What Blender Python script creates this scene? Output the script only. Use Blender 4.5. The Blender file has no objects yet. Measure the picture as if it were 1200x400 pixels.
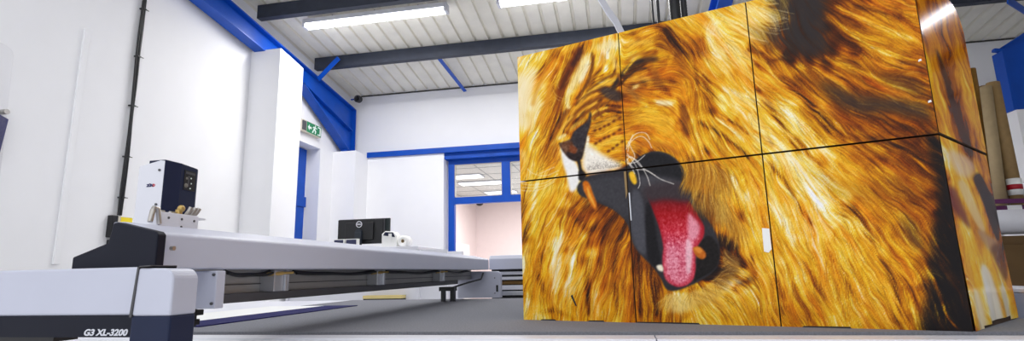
import bpy, math, random
import numpy as np
from mathutils import Vector, Matrix
random.seed(5)
scene = bpy.context.scene
COL = scene.collection

# ---------------------------------------------------------------- camera
F = 630.0                                     # focal length in pixels of a 1200 x 400 frame
RC = np.array([[0.980398703832974, -0.056931765040802884, -0.18861907552515353],
               [0.1958888709962791, 0.17905467114503637, 0.9641405369348113],
               [-0.02111709597524907, -0.9821905104767008, 0.18669726668350137]])
EYE = np.array([0.0, 0.0, 1.07])
cam_d = bpy.data.cameras.new('camera'); cam = bpy.data.objects.new('camera', cam_d); COL.objects.link(cam)
cam_d.sensor_fit = 'HORIZONTAL'; cam_d.sensor_width = 36.0; cam_d.lens = 36.0*F/1200.0; cam_d.clip_start = .02; cam_d.clip_end = 200
M = Matrix.Identity(4)
for r in range(3):
    M[r][0] = RC[r, 0]; M[r][1] = -RC[r, 1]; M[r][2] = -RC[r, 2]; M[r][3] = EYE[r]
cam.matrix_world = M
scene.camera = cam

def at(x, y, axis, val):
    """the world point where the sight line through a measured picture point meets the plane axis = val"""
    d = RC @ np.array([x-600, y-200, F]); t = (val-EYE[axis])/d[axis]
    return EYE+t*d

# ---------------------------------------------------------------- materials
def lin(c):
    return tuple(((v/255)/12.92 if v/255 <= .04045 else ((v/255+.055)/1.055)**2.4) for v in c)
MATS = {}
def mat(name, c, rough=.5, metal=0.0, spec=.5, vary=.05, scale=8.0, bump=0.0, bscale=60.0, coat=0.0):
    if name in MATS: return MATS[name]
    m = bpy.data.materials.new(name); m.use_nodes = True
    nt = m.node_tree; b = nt.nodes['Principled BSDF']
    b.inputs['Roughness'].default_value = rough; b.inputs['Metallic'].default_value = metal
    b.inputs['Specular IOR Level'].default_value = spec; b.inputs['Coat Weight'].default_value = coat
    L = lin(c)
    tc = nt.nodes.new('ShaderNodeTexCoord'); no = nt.nodes.new('ShaderNodeTexNoise'); no.inputs['Scale'].default_value = scale; no.inputs['Detail'].default_value = 4
    rp = nt.nodes.new('ShaderNodeValToRGB')
    rp.color_ramp.elements[0].position = .3; rp.color_ramp.elements[1].position = .7
    rp.color_ramp.elements[0].color = tuple(v*(1-vary) for v in L)+(1,)
    rp.color_ramp.elements[1].color = tuple(min(1, v*(1+vary)) for v in L)+(1,)
    nt.links.new(tc.outputs['Object'], no.inputs['Vector']); nt.links.new(no.outputs['Fac'], rp.inputs['Fac']); nt.links.new(rp.outputs['Color'], b.inputs['Base Color'])
    if bump:
        n2 = nt.nodes.new('ShaderNodeTexNoise'); n2.inputs['Scale'].default_value = bscale; n2.inputs['Detail'].default_value = 5
        bp = nt.nodes.new('ShaderNodeBump'); bp.inputs['Strength'].default_value = bump; bp.inputs['Distance'].default_value = .004
        nt.links.new(tc.outputs['Object'], n2.inputs['Vector']); nt.links.new(n2.outputs['Fac'], bp.inputs['Height']); nt.links.new(bp.outputs['Normal'], b.inputs['Normal'])
    MATS[name] = m
    return m
def glow(name, c, s):
    m = bpy.data.materials.new(name); m.use_nodes = True; nt = m.node_tree
    b = nt.nodes['Principled BSDF']; b.inputs['Base Color'].default_value = lin(c)+(1,)
    b.inputs['Emission Color'].default_value = lin(c)+(1,); b.inputs['Emission Strength'].default_value = s
    MATS[name] = m; return m
def clear(name, tint, refl=.1, rough=.03):
    m = bpy.data.materials.new(name); m.use_nodes = True; nt = m.node_tree; nt.nodes.clear()
    o = nt.nodes.new('ShaderNodeOutputMaterial'); t = nt.nodes.new('ShaderNodeBsdfTransparent'); g = nt.nodes.new('ShaderNodeBsdfGlossy'); x = nt.nodes.new('ShaderNodeMixShader')
    t.inputs['Color'].default_value = tint+(1,); g.inputs['Roughness'].default_value = rough; x.inputs['Fac'].default_value = refl
    nt.links.new(t.outputs[0], x.inputs[1]); nt.links.new(g.outputs[0], x.inputs[2]); nt.links.new(x.outputs[0], o.inputs['Surface'])
    MATS[name] = m; return m
wall_m = mat('white painted blockwork', (247,247,250), .75, spec=.2, vary=.012, scale=3, bump=.05, bscale=40)
roof_m = mat('cream roof sheet', (240,236,224), .55, vary=.05, scale=5)
blue_m = mat('blue gloss paint', (0,76,182), .4, spec=.3, vary=.08, scale=6)
purlin_m = mat('dark grey galvanised steel', (52,57,70), .5, spec=.3, vary=.12, scale=10)
floor_m = mat('grey concrete', (206,206,206), .6, vary=.06, scale=3)
white_m = mat('white powder coat', (226,227,236), .35, vary=.015)
lilac_m = mat('pale grey powder coat', (198,201,218), .35, vary=.015)
navy_m = mat('navy plastic', (19,22,37), .5, spec=.22, vary=.08)
slate_m = mat('slate blue plastic', (33,41,68), .5, spec=.22, vary=.06)
black_m = mat('black plastic', (20,21,25), .4, vary=.1)
felt_m = mat('grey felt', (130,131,138), .95, spec=.1, vary=.16, scale=160, bump=.3, bscale=420)
alu_m = mat('brushed aluminium', (196,198,204), .32, metal=.75, vary=.05, scale=30)
grey_m = mat('grey anodised beam', (172,171,170), .45, metal=.2, vary=.07)
dgrey_m = mat('dark grey bar', (78,78,82), .5, vary=.08)
brass_m = mat('brass', (190,160,96), .35, metal=.7, vary=.1)
nickel_m = mat('nickel', (180,176,172), .3, metal=.8, vary=.1)
yellow_m = mat('yellow sticker', (250,224,30), .5, vary=.03)
beige_m = mat('beige plastic', (214,206,190), .5, vary=.04)
wood_m = mat('pale yellow board edge', (226,206,140), .6, vary=.08)
pink_m = mat('pale pink paint', (238,224,224), .8, spec=.2, vary=.012)
tile_m = mat('ceiling tile', (222,218,210), .8, vary=.03, scale=30)
green_m = mat('exit sign green', (10,130,84), .45, vary=.04)
signw_m = mat('exit sign white', (240,250,244), .45, vary=.02)
card_m = mat('brown kraft card', (146,118,76), .75, vary=.1, scale=20)
card2_m = mat('dark kraft card', (132,98,48), .75, vary=.12, scale=20)
card3_m = mat('pale kraft card', (158,138,104), .75, vary=.08, scale=20)
box_m = mat('carton board', (150,118,76), .8, vary=.08, scale=14)
purple_m = mat('purple band', (92,34,86), .5, vary=.05)
red_m = mat('red label', (172,16,34), .5, vary=.05)
paper_m = mat('white paper', (244,244,242), .6, vary=.01)
brown_m = mat('brown cabinet', (96,70,34), .6, vary=.12, scale=6)
tube_m = glow('fluorescent tube', (250,252,255), 9.0)
panel_m = glow('ceiling light panel', (255,252,248), 2.2)
glass_m = clear('window glass', (.93,.95,.96), .07)
acryl_m = clear('clear acrylic', (.965,.965,.97), .02, .35)
lens_m = mat('dark lens', (12,12,16), .08, vary=.02)

# ---------------------------------------------------------------- mesh helpers
ORG = {}
class MB:
    def __init__(s): s.v = []; s.f = []; s.sm = []
    def add(s, vs, fs, smooth=False):
        o = len(s.v); s.v += [tuple(float(q) for q in p) for p in vs]
        for f in fs: s.f.append(tuple(i+o for i in f)); s.sm.append(smooth)
        return s
    def box(s, x0, y0, z0, x1, y1, z1):
        x0, x1 = sorted((x0, x1)); y0, y1 = sorted((y0, y1)); z0, z1 = sorted((z0, z1))
        v = [(x, y, z) for z in (z0, z1) for y in (y0, y1) for x in (x0, x1)]
        return s.add(v, [(0,2,3,1),(4,5,7,6),(0,1,5,4),(2,6,7,3),(0,4,6,2),(1,3,7,5)])
    def prism(s, base, off):
        """a polygon of points pushed along a vector"""
        b = [np.array(p, float) for p in base]; off = np.array(off, float); n = len(b)
        nrm = np.zeros(3)
        for i in range(n):
            a, c = b[i], b[(i+1) % n]; nrm += np.cross(a, c)
        if np.dot(nrm, off) > 0: b = b[::-1]
        v = b+[p+off for p in b]
        fs = [tuple(range(n)), tuple(range(2*n-1, n-1, -1))]+[(i, i+n, (i+1) % n+n, (i+1) % n) for i in range(n)]
        return s.add(v, fs)
    def bar(s, a, b, w, h, up=(0,0,1)):
        """a rectangular bar from a to b"""
        a = np.array(a, float); b = np.array(b, float); t = b-a; t /= np.linalg.norm(t)
        r = np.cross(t, up); r /= np.linalg.norm(r); u = np.cross(r, t)
        q = [a-r*w/2-u*h/2, a+r*w/2-u*h/2, a+r*w/2+u*h/2, a-r*w/2+u*h/2]
        return s.prism(q, b-a)
    def tube(s, pts, r, n=12, caps=True, ribs=0.0):
        p = [np.array(q, float) for q in pts]; rr = r if hasattr(r, '__len__') else [r]*len(p)
        rings = []; u = None
        for i in range(len(p)):
            t = p[min(i+1, len(p)-1)]-p[max(i-1, 0)]; t /= np.linalg.norm(t)
            if u is None:
                u = np.cross(t, (0, 0, 1)) if abs(t[2]) < .9 else np.cross(t, (0, 1, 0))
            u = u-t*np.dot(u, t); u /= np.linalg.norm(u); w = np.cross(t, u)
            q = rr[i]*(1+(ribs if i % 2 else -ribs))
            rings.append([p[i]+q*(math.cos(2*math.pi*k/n)*u+math.sin(2*math.pi*k/n)*w) for k in range(n)])
        v = [x for g in rings for x in g]; fs = []
        for i in range(len(p)-1):
            for k in range(n):
                fs.append((i*n+k, i*n+(k+1) % n, (i+1)*n+(k+1) % n, (i+1)*n+k))
        s.add(v, fs, True)
        if caps:
            s.add(rings[0], [tuple(range(n-1, -1, -1))]); s.add(rings[-1], [tuple(range(n))])
        return s
    def pipe(s, a, b, ro, ri, n=20):
        """a hollow tube with open ends"""
        a = np.array(a, float); b = np.array(b, float); t = (b-a)/np.linalg.norm(b-a)
        u = np.cross(t, (0, 1, 0)) if abs(t[1]) < .9 else np.cross(t, (1, 0, 0)); u /= np.linalg.norm(u); w = np.cross(t, u)
        R = [[c+r*(math.cos(2*math.pi*k/n)*u+math.sin(2*math.pi*k/n)*w) for k in range(n)] for c, r in ((a, ro), (b, ro), (b, ri), (a, ri))]
        v = [x for g in R for x in g]; fs = []
        for i in range(4):
            j = (i+1) % 4
            for k in range(n): fs.append((i*n+k, i*n+(k+1) % n, j*n+(k+1) % n, j*n+k))
        return s.add(v, fs, True)
    def ball(s, c, r, n=14, m=9, sq=(1,1,1)):
        v = []; fs = []
        for i in range(m+1):
            th = math.pi*i/m
            for k in range(n):
                ph = 2*math.pi*k/n
                v.append((c[0]+sq[0]*r*math.sin(th)*math.cos(ph), c[1]+sq[1]*r*math.sin(th)*math.sin(ph), c[2]+sq[2]*r*math.cos(th)))
        for i in range(m):
            for k in range(n): fs.append((i*n+k, (i+1)*n+k, (i+1)*n+(k+1) % n, i*n+(k+1) % n))
        return s.add(v, fs, True)
def obj(name, mb, m, parent=None, bevel=0.0, seg=2):
    me = bpy.data.meshes.new(name)
    o = bpy.data.objects.new(name, me); COL.objects.link(o)
    if parent is not None:
        o.parent = parent; org = ORG[parent.name]
    else:
        a = np.array(mb.v); org = np.array([(a[:, 0].min()+a[:, 0].max())/2, (a[:, 1].min()+a[:, 1].max())/2, a[:, 2].min()])
        o.location = org
    ORG[o.name] = org
    me.from_pydata([tuple(np.array(p)-org) for p in mb.v], [], mb.f)
    me.polygons.foreach_set('use_smooth', mb.sm)
    me.materials.append(m); me.validate(); me.update()
    if bevel:
        b = o.modifiers.new('bevel', 'BEVEL'); b.width = bevel; b.segments = seg; b.limit_method = 'ANGLE'; b.angle_limit = math.radians(35)
    return o
def tag(o, label=None, cat=None, group=None, kind=None):
    if label: o['label'] = label
    if cat: o['category'] = cat
    if group: o['group'] = group
    if kind: o['kind'] = kind
    return o
def thing(name, loc, label, cat, group=None):
    o = bpy.data.objects.new(name, None); COL.objects.link(o); o.location = loc; o.empty_display_size = .05
    ORG[o.name] = np.array(loc, float)
    return tag(o, label, cat, group)
def struct(name, mb, m, label=None, bevel=0.0):
    o = obj(name, mb, m, None, bevel); o['kind'] = 'structure'
    if label: o['label'] = label
    return o
def lettering(name, text, size, m, parent, place, depth=.0004, shear=0.0, bold=0.0, align='LEFT'):
    """raised letters; place maps (x, y, z) of the letter plane to the world"""
    cu = bpy.data.curves.new('lettering', 'FONT'); cu.body = text; cu.size = size; cu.shear = shear; cu.offset = bold; cu.extrude = depth; cu.align_x = align; cu.resolution_u = 4
    t = bpy.data.objects.new('lettering', cu); COL.objects.link(t)
    dg = bpy.context.evaluated_depsgraph_get(); me = bpy.data.meshes.new_from_object(t.evaluated_get(dg))
    mb = MB(); mb.add([place(*v.co) for v in me.vertices], [tuple(p.vertices) for p in me.polygons])
    bpy.data.objects.remove(t); bpy.data.curves.remove(cu); bpy.data.meshes.remove(me)
    return obj(name, mb, m, parent)

# ---------------------------------------------------------------- the hall
EAVE, YB, SLOPE = 3.885, 7.55, .13
def roof_z(y): return EAVE+(7.5-y)*SLOPE
XW = -4.08                                    # left wall face
XE = 9.0
m = MB(); m.box(-5, -3, -.1, XE, 13, 0); struct('floor', m, floor_m, 'grey concrete floor of the workshop')

# left wall: long near stretch, the deep door recess, the stretch behind the corner casing
m = MB()
for (y0, y1) in ((-1.5, 5.65), (6.76, 7.9)):
    m.prism([(XW, y0, 0), (XW, y1, 0), (XW, y1, roof_z(y1)), (XW, y0, roof_z(y0))], (-.3, 0, 0))
m.prism([(XW, 5.65, 2.85), (XW, 6.76, 2.85), (XW, 6.76, roof_z(6.76)), (XW, 5.65, roof_z(5.65))], (-.3, 0, 0))
struct('wall_left', m, wall_m)
m = MB(); m.box(XW-.3, 5.4, 0, XW-.22, 6.76, 2.85); struct('wall_recess', m, wall_m)
# back wall, lower leaf with the office opening and the upper leaf above the blue rail
m = MB()
m.box(-4.4, 7.5, 0, -2.50, 7.9, 2.85)
m.box(1.2, 7.5, 0, XE, 7.9, 2.85)
m.box(-4.4, YB, 2.85, XE, 7.9, EAVE+.05)
struct('wall_back', m, wall_m)
m = MB(); m.box(XE, -1.5, 0, XE+.2, 7.9, 5.0); struct('wall_right', m, wall_m)
m = MB(); m.box(2.6, -1.7, 0, XE, -1.5, roof_z(-1.5)); struct('wall_light_block', m, wall_m)  # unseen wall added to keep light off the right side
# roof: trapezoid sheets running up the slope
m = MB()
PITCH = .183
y0, y1 = 2.4, 7.56
x = -4.4; pts = []
while x < XE:
    pts += [(x, 0), (x+.139, 0), (x+.149, .03), (x+.173, .03)]
    x += PITCH
va = []; fa = []
for y in (y0, y1):
    va += [(px, y, roof_z(y)+dz) for px, dz in pts]
for y in (y0, y1):
    va += [(px, y, roof_z(y)+.09) for px, dz in pts]
n = len(pts)
for i in range(n-1):
    fa += [(i, i+1, n+i+1, n+i), (2*n+i, 3*n+i, 3*n+i+1, 2*n+i+1)]
m.add(va, fa)
# unseen roof slab added over the right part of the hall to dim it
m.prism([(3.0, -1.5, roof_z(-1.5)), (3.0, 2.4, roof_z(2.4)), (XE, 2.4, roof_z(2.4)), (XE, -1.5, roof_z(-1.5))], (0, 0, .05))
struct('ceiling', m, roof_m, 'cream corrugated roof sheets of the hall')
# purlins along the hall, each a Z-shaped section
def purlin(y, x0=-3.97, x1=7.5):
    z = roof_z(y); m = MB(); h = .165
    prof = [(y-.035, z-.004), (y+.035, z-.004), (y+.035, z-.012), (y-.027, z-.012), (y-.027, z-h+.008), (y+.05, z-h+.008), (y+.05, z-h), (y-.035, z-h)]
    m.prism([(x0, a, b) for a, b in prof], (x1-x0, 0, 0))
    return m
PUR = [6.36, 5.14, 3.9]
for y, lb in zip(PUR, ('dark grey steel purlin nearest the back wall', 'dark grey steel purlin above the left fluorescent lamp', None)):
    struct('ceiling_beam', purlin(y), purlin_m, lb)
# portal frames: rafter, haunch and column in one blue steel section
def frame(x, lb, ycol=7.42, hy=6.0):
    m = MB(); w = .14; t = .014
    top = lambda y: roof_z(y)-.29
    d = .23
    # web
    web = [(x, 2.4, top(2.4)), (x, ycol, top(ycol)), (x, ycol, 2.93), (x, ycol-.16, 2.93), (x, hy, top(hy)-d), (x, 2.4, top(2.4)-d)]
    m.prism([(x-t/2, b, c) for _, b, c in web], (t, 0, 0))
    # flanges: top, underside of rafter, underside of haunch, mid flange, column flange
    def fl(a, b): m.bar((x, a[0], a[1]), (x, b[0], b[1]), w, .016, up=(0, 0, 1) if abs(b[1]-a[1]) < abs(b[0]-a[0])*3 else (0, 1, 0))
    fl((2.4, top(2.4)), (ycol, top(ycol))); fl((2.4, top(2.4)-d), (hy, top(hy)-d)); fl((hy, top(hy)-d), (ycol-.16, 2.93)); fl((hy, top(hy)-d), (ycol-.08, top(ycol)-d-.12)); fl((ycol, 2.93), (ycol, top(ycol)))
    fl((ycol-.16, 2.93), (ycol, 2.93))
    m.box(x-.05, ycol-.2, 0, x+.05, ycol, 2.94)
    return struct('steel_frame', m, blue_m, lb)
frame(-3.97, 'blue steel rafter and haunch against the left wall')
frame(1.16, 'blue steel rafter above the top of the display')
m = MB(); m.prism([(4.0, 6.2, 2.58), (4.0, 6.2, 3.22), (4.03, 6.2, 3.27), (4.35, 6.2, 3.47), (5.0, 6.2, 3.85), (5.0, 6.2, 3.2), (4.6, 6.2, 2.58)], (0, .02, 0))
m.prism([(3.985, 6.12, 2.58), (4.0, 6.12, 2.58), (4.0, 6.12, 3.22), (3.985, 6.12, 3.22)], (0, .16, 0)); m.bar((4.02, 6.2, 3.262), (5.0, 6.2, 3.86), .14, .016); m.bar((3.95, 6.19, 3.25), (4.03, 6.19, 3.235), .05, .03)
struct('steel_haunch', m, blue_m, 'blue steel haunch plate at the right edge above the white casing')
# fly braces between rafter and purlin
def brace(a, b, lb, w=.05):
    m = MB(); m.bar(a, b, w, .012, up=(0, 1, .3)); struct('steel_brace', m, blue_m, lb)
brace(at(373, 93, 0, -3.88), at(397, 68, 1, 6.22), 'short blue strut from left rafter up to the purlin', .06)
brace(at(515, 69, 1, 6.42), at(545, 107, 1, 7.5), 'thin blue flat strut from purlin to the back wall', .05)
brace(at(1181, 0, 1, 5.2), at(1204, 15, 1, 5.9), 'blue strut at the top right corner', .06)
# blue rail along the back wall
m = MB(); m.box(-3.72, 7.46, 2.846, 1.3, 7.58, 2.925); struct('trim_1', m, blue_m, 'blue steel rail along the back wall')
# white boxed casings: tall one on the left wall, corner column, right column
m = MB(); m.prism([(XW, 5.2, 0), (XW, 5.66, 0), (XW, 5.66, 3.60), (XW, 5.2, 3.67)], (.38, 0, 0)); struct('pillar_casing', m, wall_m, 'tall white boxed casing on the left wall under the blue rafter')
m = MB(); m.box(XW-.1, 7.1, 0, -3.72, 7.55, 2.88); struct('pillar_casing', m, wall_m, 'white boxed column casing in the left back corner')
m = MB(); m.box(3.99, 6.1, 0, 4.42, 6.62, 2.575); struct('pillar_casing', m, wall_m, 'white boxed column casing at the right edge behind the card tubes')
# the recessed blue door on the left wall
m = MB(); m.box(-4.31, 6.5, 0, -4.255, 6.70, 2.83); m.box(-4.312, 5.42, 2.72, -4.258, 6.5, 2.828); m.box(-4.33, 5.4, .02, -4.27, 6.499, 2.719)
d2 = struct('door_2', m, blue_m, 'blue door in the left wall recess')
m = MB(); m.box(-4.29, 6.50, 2.02, -4.24, 6.72, 2.16); obj('door_hinge', m, blue_m, d2)
# glazed blue frame into the office
YF = 7.64
m = MB(); m.box(-4.0, YB-.012, EAVE-.03, XE, YB, EAVE-.012); struct('trim_3', m, mat('dark eaves filler', (70,68,64), .8), 'thin dark eaves line where the roof meets the back wall')
dm = MB()
for (x0, x1) in ((-2.475, -2.38), (1.1, 1.2)): dm.box(x0, YF, 0, x1, YF+.08, 2.69)
for (x0, x1) in ((-1.652, -1.525), (-.75, -.63), (.15, .27)): dm.box(x0, YF+.002, 2.19, x1, YF+.078, 2.69)
dm.box(-2.38, YF+.001, 2.09, 1.1, YF+.079, 2.19); dm.box(-2.475, YF, 2.69, 1.2, YF+.08, 2.76); dm.box(-2.5, 7.53, 2.76, 1.2, YF+.08, 2.846)
d1 = struct('door_1', dm, blue_m, 'blue door frame with a glazed transom into the office')
for i, (x0, x1) in enumerate(((-2.38, -1.652), (-1.525, -.75), (-.63, .15), (.27, 1.1))):
    g = MB(); g.box(x0, YF+.035, 2.19, x1, YF+.041, 2.69); obj('glass_pane', g, glass_m, d1)
    e = MB(); e.box(x0, YF+.015, 2.19, x0+.012, YF+.06, 2.69); e.box(x1-.012, YF+.015, 2.19, x1, YF+.06, 2.69); e.box(x0, YF+.015, 2.19, x1, YF+.06, 2.20); e.box(x0, YF+.015, 2.68, x1, YF+.06, 2.69)
    obj('glazing_bead', e, beige_m, d1)
# office behind
m = MB(); m.box(-3.55, 7.9, 0, -3.4, 12.7, 2.8); struct('wall_inner', m, pink_m)
m = MB(); m.box(-3.55, 12.7, 0, 3.0, 12.85, 2.8); struct('wall_far', m, pink_m)
m = MB(); m.box(2.9, 7.9, 0, 3.0, 12.7, 2.8); struct('wall_side', m, pink_m)
m = MB(); m.box(-3.55, 7.9, 2.76, 3.0, 12.85, 2.84); struct('ceiling_office', m, tile_m, 'white tiled ceiling of the office')
# thin dark tee-bar lines of the tiled ceiling
m = MB()
for k in range(11): m.box(-3.4+.6*k, 7.9, 2.755, -3.385+.6*k, 12.7, 2.76)
for k in range(8): m.box(-3.4, 8.3+.6*k, 2.755, 2.9, 8.315+.6*k, 2.76)
struct('trim_2', m, mat('tee bar grey', (150,150,150), .5), 'grey tee bars of the office ceiling')
for i, (x, y, lb) in enumerate(((-2.62, 8.96, 'lit office ceiling panel nearest the glass, left in the transom'), (-2.5, 9.72, 'wide lit office ceiling panel in the middle of the transom'), (-2.4, 11.0, 'farthest lit office ceiling panel, low in the transom'), (-1.3, 9.7, 'lit office ceiling panel behind the right transom pane'))):
    t = thing('ceiling_light', (x, y, 2.74), lb, 'ceiling light', 'office ceiling light panels')
    w = .34 if i != 1 else .42
    a = MB(); a.box(x-w, y-.17, 2.738, x+w, y+.17, 2.754); obj('light_frame', a, white_m, t)
    a = MB(); a.box(x-w+.02, y-.15, 2.732, x+w-.02, y+.15, 2.738); obj('diffuser', a, panel_m, t)
t = thing('smoke_detector', (-3.18, 12.2, 2.68), 'small dark dome under the office ceiling beyond the blue frame', 'detector')
a = MB(); a.tube([(-3.18, 12.2, 2.755), (-3.18, 12.2, 2.70)], .10, 18); obj('base', a, white_m, t)
a = MB(); a.ball((-3.18, 12.2, 2.70), .09, sq=(1,1,.8)); obj('dome', a, black_m, t)

t = thing('office_cupboard', (-3.34, 10.9, 0), 'white cupboard against the pink office wall low in the blue frame', 'cupboard')
a = MB(); a.box(-3.398, 10.1, 0, -3.30, 11.72, 1.70); obj('cabinet', a, paper_m, t, .006)
a = MB(); a.box(-3.30, 10.13, .05, -3.285, 11.68, 1.67); obj('door', a, paper_m, t, .003)
# ---------------------------------------------------------------- lamps and small fittings of the hall
def fluorescent(x0, x1, y, lb):
    z = roof_z(y)
    t = thing('fluorescent_lamp', ((x0+x1)/2, y, z-.16), lb, 'lamp', 'fluorescent lamps under the roof')
    a = MB(); a.box(x0, y-.055, z-.105, x1, y+.055, z-.045); obj('lamp_body', a, white_m, t, .006)
    a = MB()
    for k in range(2):
        yy_ = y-.035+.07*k
        a.tube([(x0+.03, yy_, z-.128), (x1-.03, yy_, z-.128)], .019, 12)
    obj('tube', a, tube_m, t)
    for xx_ in (x0, x1-.035):
        a = MB(); a.box(xx_, y-.06, z-.15, xx_+.035, y+.06, z-.1); obj('end_cap', a, white_m, t, .005)
    for q in (.2, .5, .8):
        xx_ = x0+(x1-x0)*q
        a = MB(); a.tube([(xx_, y, z-.05), (xx_, y, z-.01)], .006, 8); a.tube([(xx_, y-.012, z-.05), (xx_+.012, y-.02, z-.062), (xx_, y-.012, z-.075)], .004, 6); obj('hook', a, dgrey_m, t)
    return t
fluorescent(-3.57, -1.77, 5.44, 'long lit fluorescent lamp under the roof, left of the two in view')
fluorescent(-1.19, .61, 5.44, 'lit fluorescent lamp cut by the top edge above the lion print')
fluorescent(5.3, 6.6, 5.4, 'lit fluorescent lamp mirrored in the glossy right side of the display')

t = thing('security_camera', at(420, 116, 1, 7.25), 'small round black camera at the top of the blue corner column', 'camera')
c = at(420, 116, 1, 7.25)
a = MB(); a.tube([c+(0, .03, 0), c+(-.005, -.03, -.005)], .056, 20); obj('housing', a, black_m, t, .006)
a = MB(); a.tube([c+(-.004, -.028, -.004), c+(-.006, -.04, -.006)], .03, 16); obj('lens', a, lens_m, t)
a = MB(); a.pipe(c+(-.004, -.026, -.004), c+(-.006, -.036, -.006), .05, .04); obj('lens_ring', a, dgrey_m, t)
a = MB(); a.bar(c+(-.17, .09, .03), c+(0, .02, .01), .018, .018); obj('bracket', a, blue_m, t)

# green running man exit sign on the left wall above the recess
e0 = np.array([-4.03, 6.26, 3.0]); t = thing('exit_sign', (-4.03, 6.42, 3.0), 'green and white emergency exit sign on the left wall', 'sign')
a = MB(); a.box(XW, 6.2, 2.975, XW+.06, 6.66, 3.135); obj('housing', a, beige_m, t, .008)
a = MB(); a.box(XW+.055, 6.3, 2.985, XW+.064, 6.65, 3.125); obj('sign_face', a, green_m, t)
sx = XW+.065
def spoly(mb, pts): mb.prism([(sx, 6.3+.35*u, 2.985+.14*v) for u, v in pts], (.002, 0, 0))
a = MB()
spoly(a, [(.34,.1),(.42,.1),(.48,.42),(.56,.3),(.54,.1),(.6,.1),(.63,.36),(.55,.52),(.58,.66),(.68,.6),(.69,.67),(.56,.78),(.44,.76),(.38,.6),(.43,.57),(.47,.66),(.49,.66),(.42,.42)])
a.tube([(sx, 6.3+.35*.565, 2.985+.14*.87), (sx+.002, 6.3+.35*.565, 2.985+.14*.87)], .012, 12)
spoly(a, [(.74,.08),(.95,.08),(.95,.92),(.74,.92),(.74,.8),(.88,.8),(.88,.18),(.74,.18)])
spoly(a, [(.05,.5),(.16,.8),(.16,.6),(.3,.6),(.3,.4),(.16,.4),(.16,.2)])
obj('pictogram', a, signw_m, t)
a = MB(); a.box(XW+.05, 6.2, 2.99, XW+.064, 6.29, 3.12); obj('battery_cover', a, dgrey_m, t, .004)

# black data trunking down the left wall and its box
t = thing('cable_drop', (XW+.02, 3.73, 1.58), 'black cable running down the white left wall to a small box', 'cable')
a = MB(); a.box(XW, 3.745, 1.58, XW+.02, 3.785, 4.2); obj('trunking', a, wall_m, t, .003)
a = MB()
for k, (dy, r) in enumerate(((0, .010), (-.014, .009), (.010, .006))):
    zz = np.linspace(1.605, 4.25, 40)
    a.tube([(XW+.03+.003*math.sin(q*3+k), 3.73+dy+.004*math.sin(q*5+k*2), q) for q in zz], r, 8)
obj('cable', a, black_m, t)
for zz in (1.75, 2.1, 2.55, 3.0, 3.45):
    a = MB(); a.box(XW, 3.712, zz, XW+.044, 3.748, zz+.010); a.box(XW+.034, 3.745, zz+.003, XW+.040, 3.775, zz+.008); obj('cable_tie', a, black_m, t)
t = thing('junction_box', (XW+.08, 3.72, 1.45), 'black and beige box with yellow sticker at the end of the wall cable', 'box')
a = MB(); a.box(XW, 3.645, 1.42, XW+.05, 3.70, 1.6); a.box(XW, 3.66, 1.32, XW+.05, 3.76, 1.40); obj('body', a, black_m, t, .006)
a = MB(); a.box(XW, 3.701, 1.41, XW+.05, 3.83, 1.595); obj('cover', a, beige_m, t, .006)
a = MB(); a.box(XW+.05, 3.722, 1.545, XW+.053, 3.828, 1.59); obj('sticker', a, yellow_m, t)
m = MB(); m.box(XW, 3.25, 1.2, XW+.018, 3.30, 3.05); tag(obj('wall_conduit', m, wall_m, None, .004), 'thin white trunking on the white wall left of the black cable', 'conduit')
# clear acrylic holder at the left frame edge
t = thing('leaflet_holder', (XW+.03, 2.5, 1.6), 'clear acrylic leaflet holder with a navy insert at the left edge of the wall', 'holder')
a = MB(); q = [(XW+.05, y, z) for y, z in ((2.2,1.5),(2.80,1.5),(2.79,1.9),(2.76,2.62),(2.745,2.65),(2.70,2.67),(2.2,2.7))]; a.prism(q, (.005, 0, 0)); obj('clear_sheet', a, acryl_m, t)
a = MB(); q = [(XW+.03, y, z) for y, z in ((2.3,1.84),(2.775,1.86),(2.80,2.17),(2.74,2.19),(2.3,2.19))]; a.prism(q, (.012, 0, 0)); obj('insert', a, mat('navy leaflet', (44,44,104), .4), t)
a = MB(); a.tube([(XW+.001, 2.772, 2.215), (XW+.06, 2.772, 2.215)], .018, 14); obj('fixing_stud', a, nickel_m, t)

# hoses and flat strip hanging from the roof behind the display
def hang(x, y, z0=1.209, n=70, sway=.0):
    return [(x+sway*math.sin(i/n*3.0), y, roof_z(y)-.01-(roof_z(y)-.01-z0)*i/n) for i in range(n+1)]
a = MB(); a.tube(hang(.535, 4.15, n=220), .043, 16, ribs=.05); tag(obj('vacuum_hose', a, black_m), 'thick black ribbed hose hanging behind the lion print', 'hose')
a = MB(); a.tube(hang(.612, 4.2, n=260), .026, 14, ribs=.05); tag(obj('air_hose', a, mat('dark hose', (44,44,48), .5)), 'thinner black ribbed hose hanging beside the thick one', 'hose')
a = MB(); a.tube(hang(.352, 4.1, sway=.01), .008, 8); tag(obj('power_cable', a, black_m), 'thin black cable hanging behind the display, left of the pair', 'cable')
a = MB(); a.tube(hang(.412, 4.12, sway=-.008), .012, 8); tag(obj('power_cable', a, black_m), 'thicker black cable hanging between thin cable and ribbed hose', 'cable')
p0, p1, p2, p3 = at(700, -8, 1, 4.7), at(712, 12, 1, 4.7), at(722, 26, 1, 4.72), at(738, 58, 1, 4.75)
top = np.array([p0[0]-.03, 4.7, roof_z(4.7)])
a = MB()
seq = [top, p0, p1, p2, p3, p3+(.03, .02, -.6)]
for i in range(len(seq)-1): a.bar(seq[i], np.array(seq[i+1])+(np.array(seq[i+1])-np.array(seq[i]))*.02, .055, .03, up=(0, 1, 0))
tag(obj('hanging_strip', a, white_m), 'pale flat strip hanging from the roof to the top of the lion print', 'strip')
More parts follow.
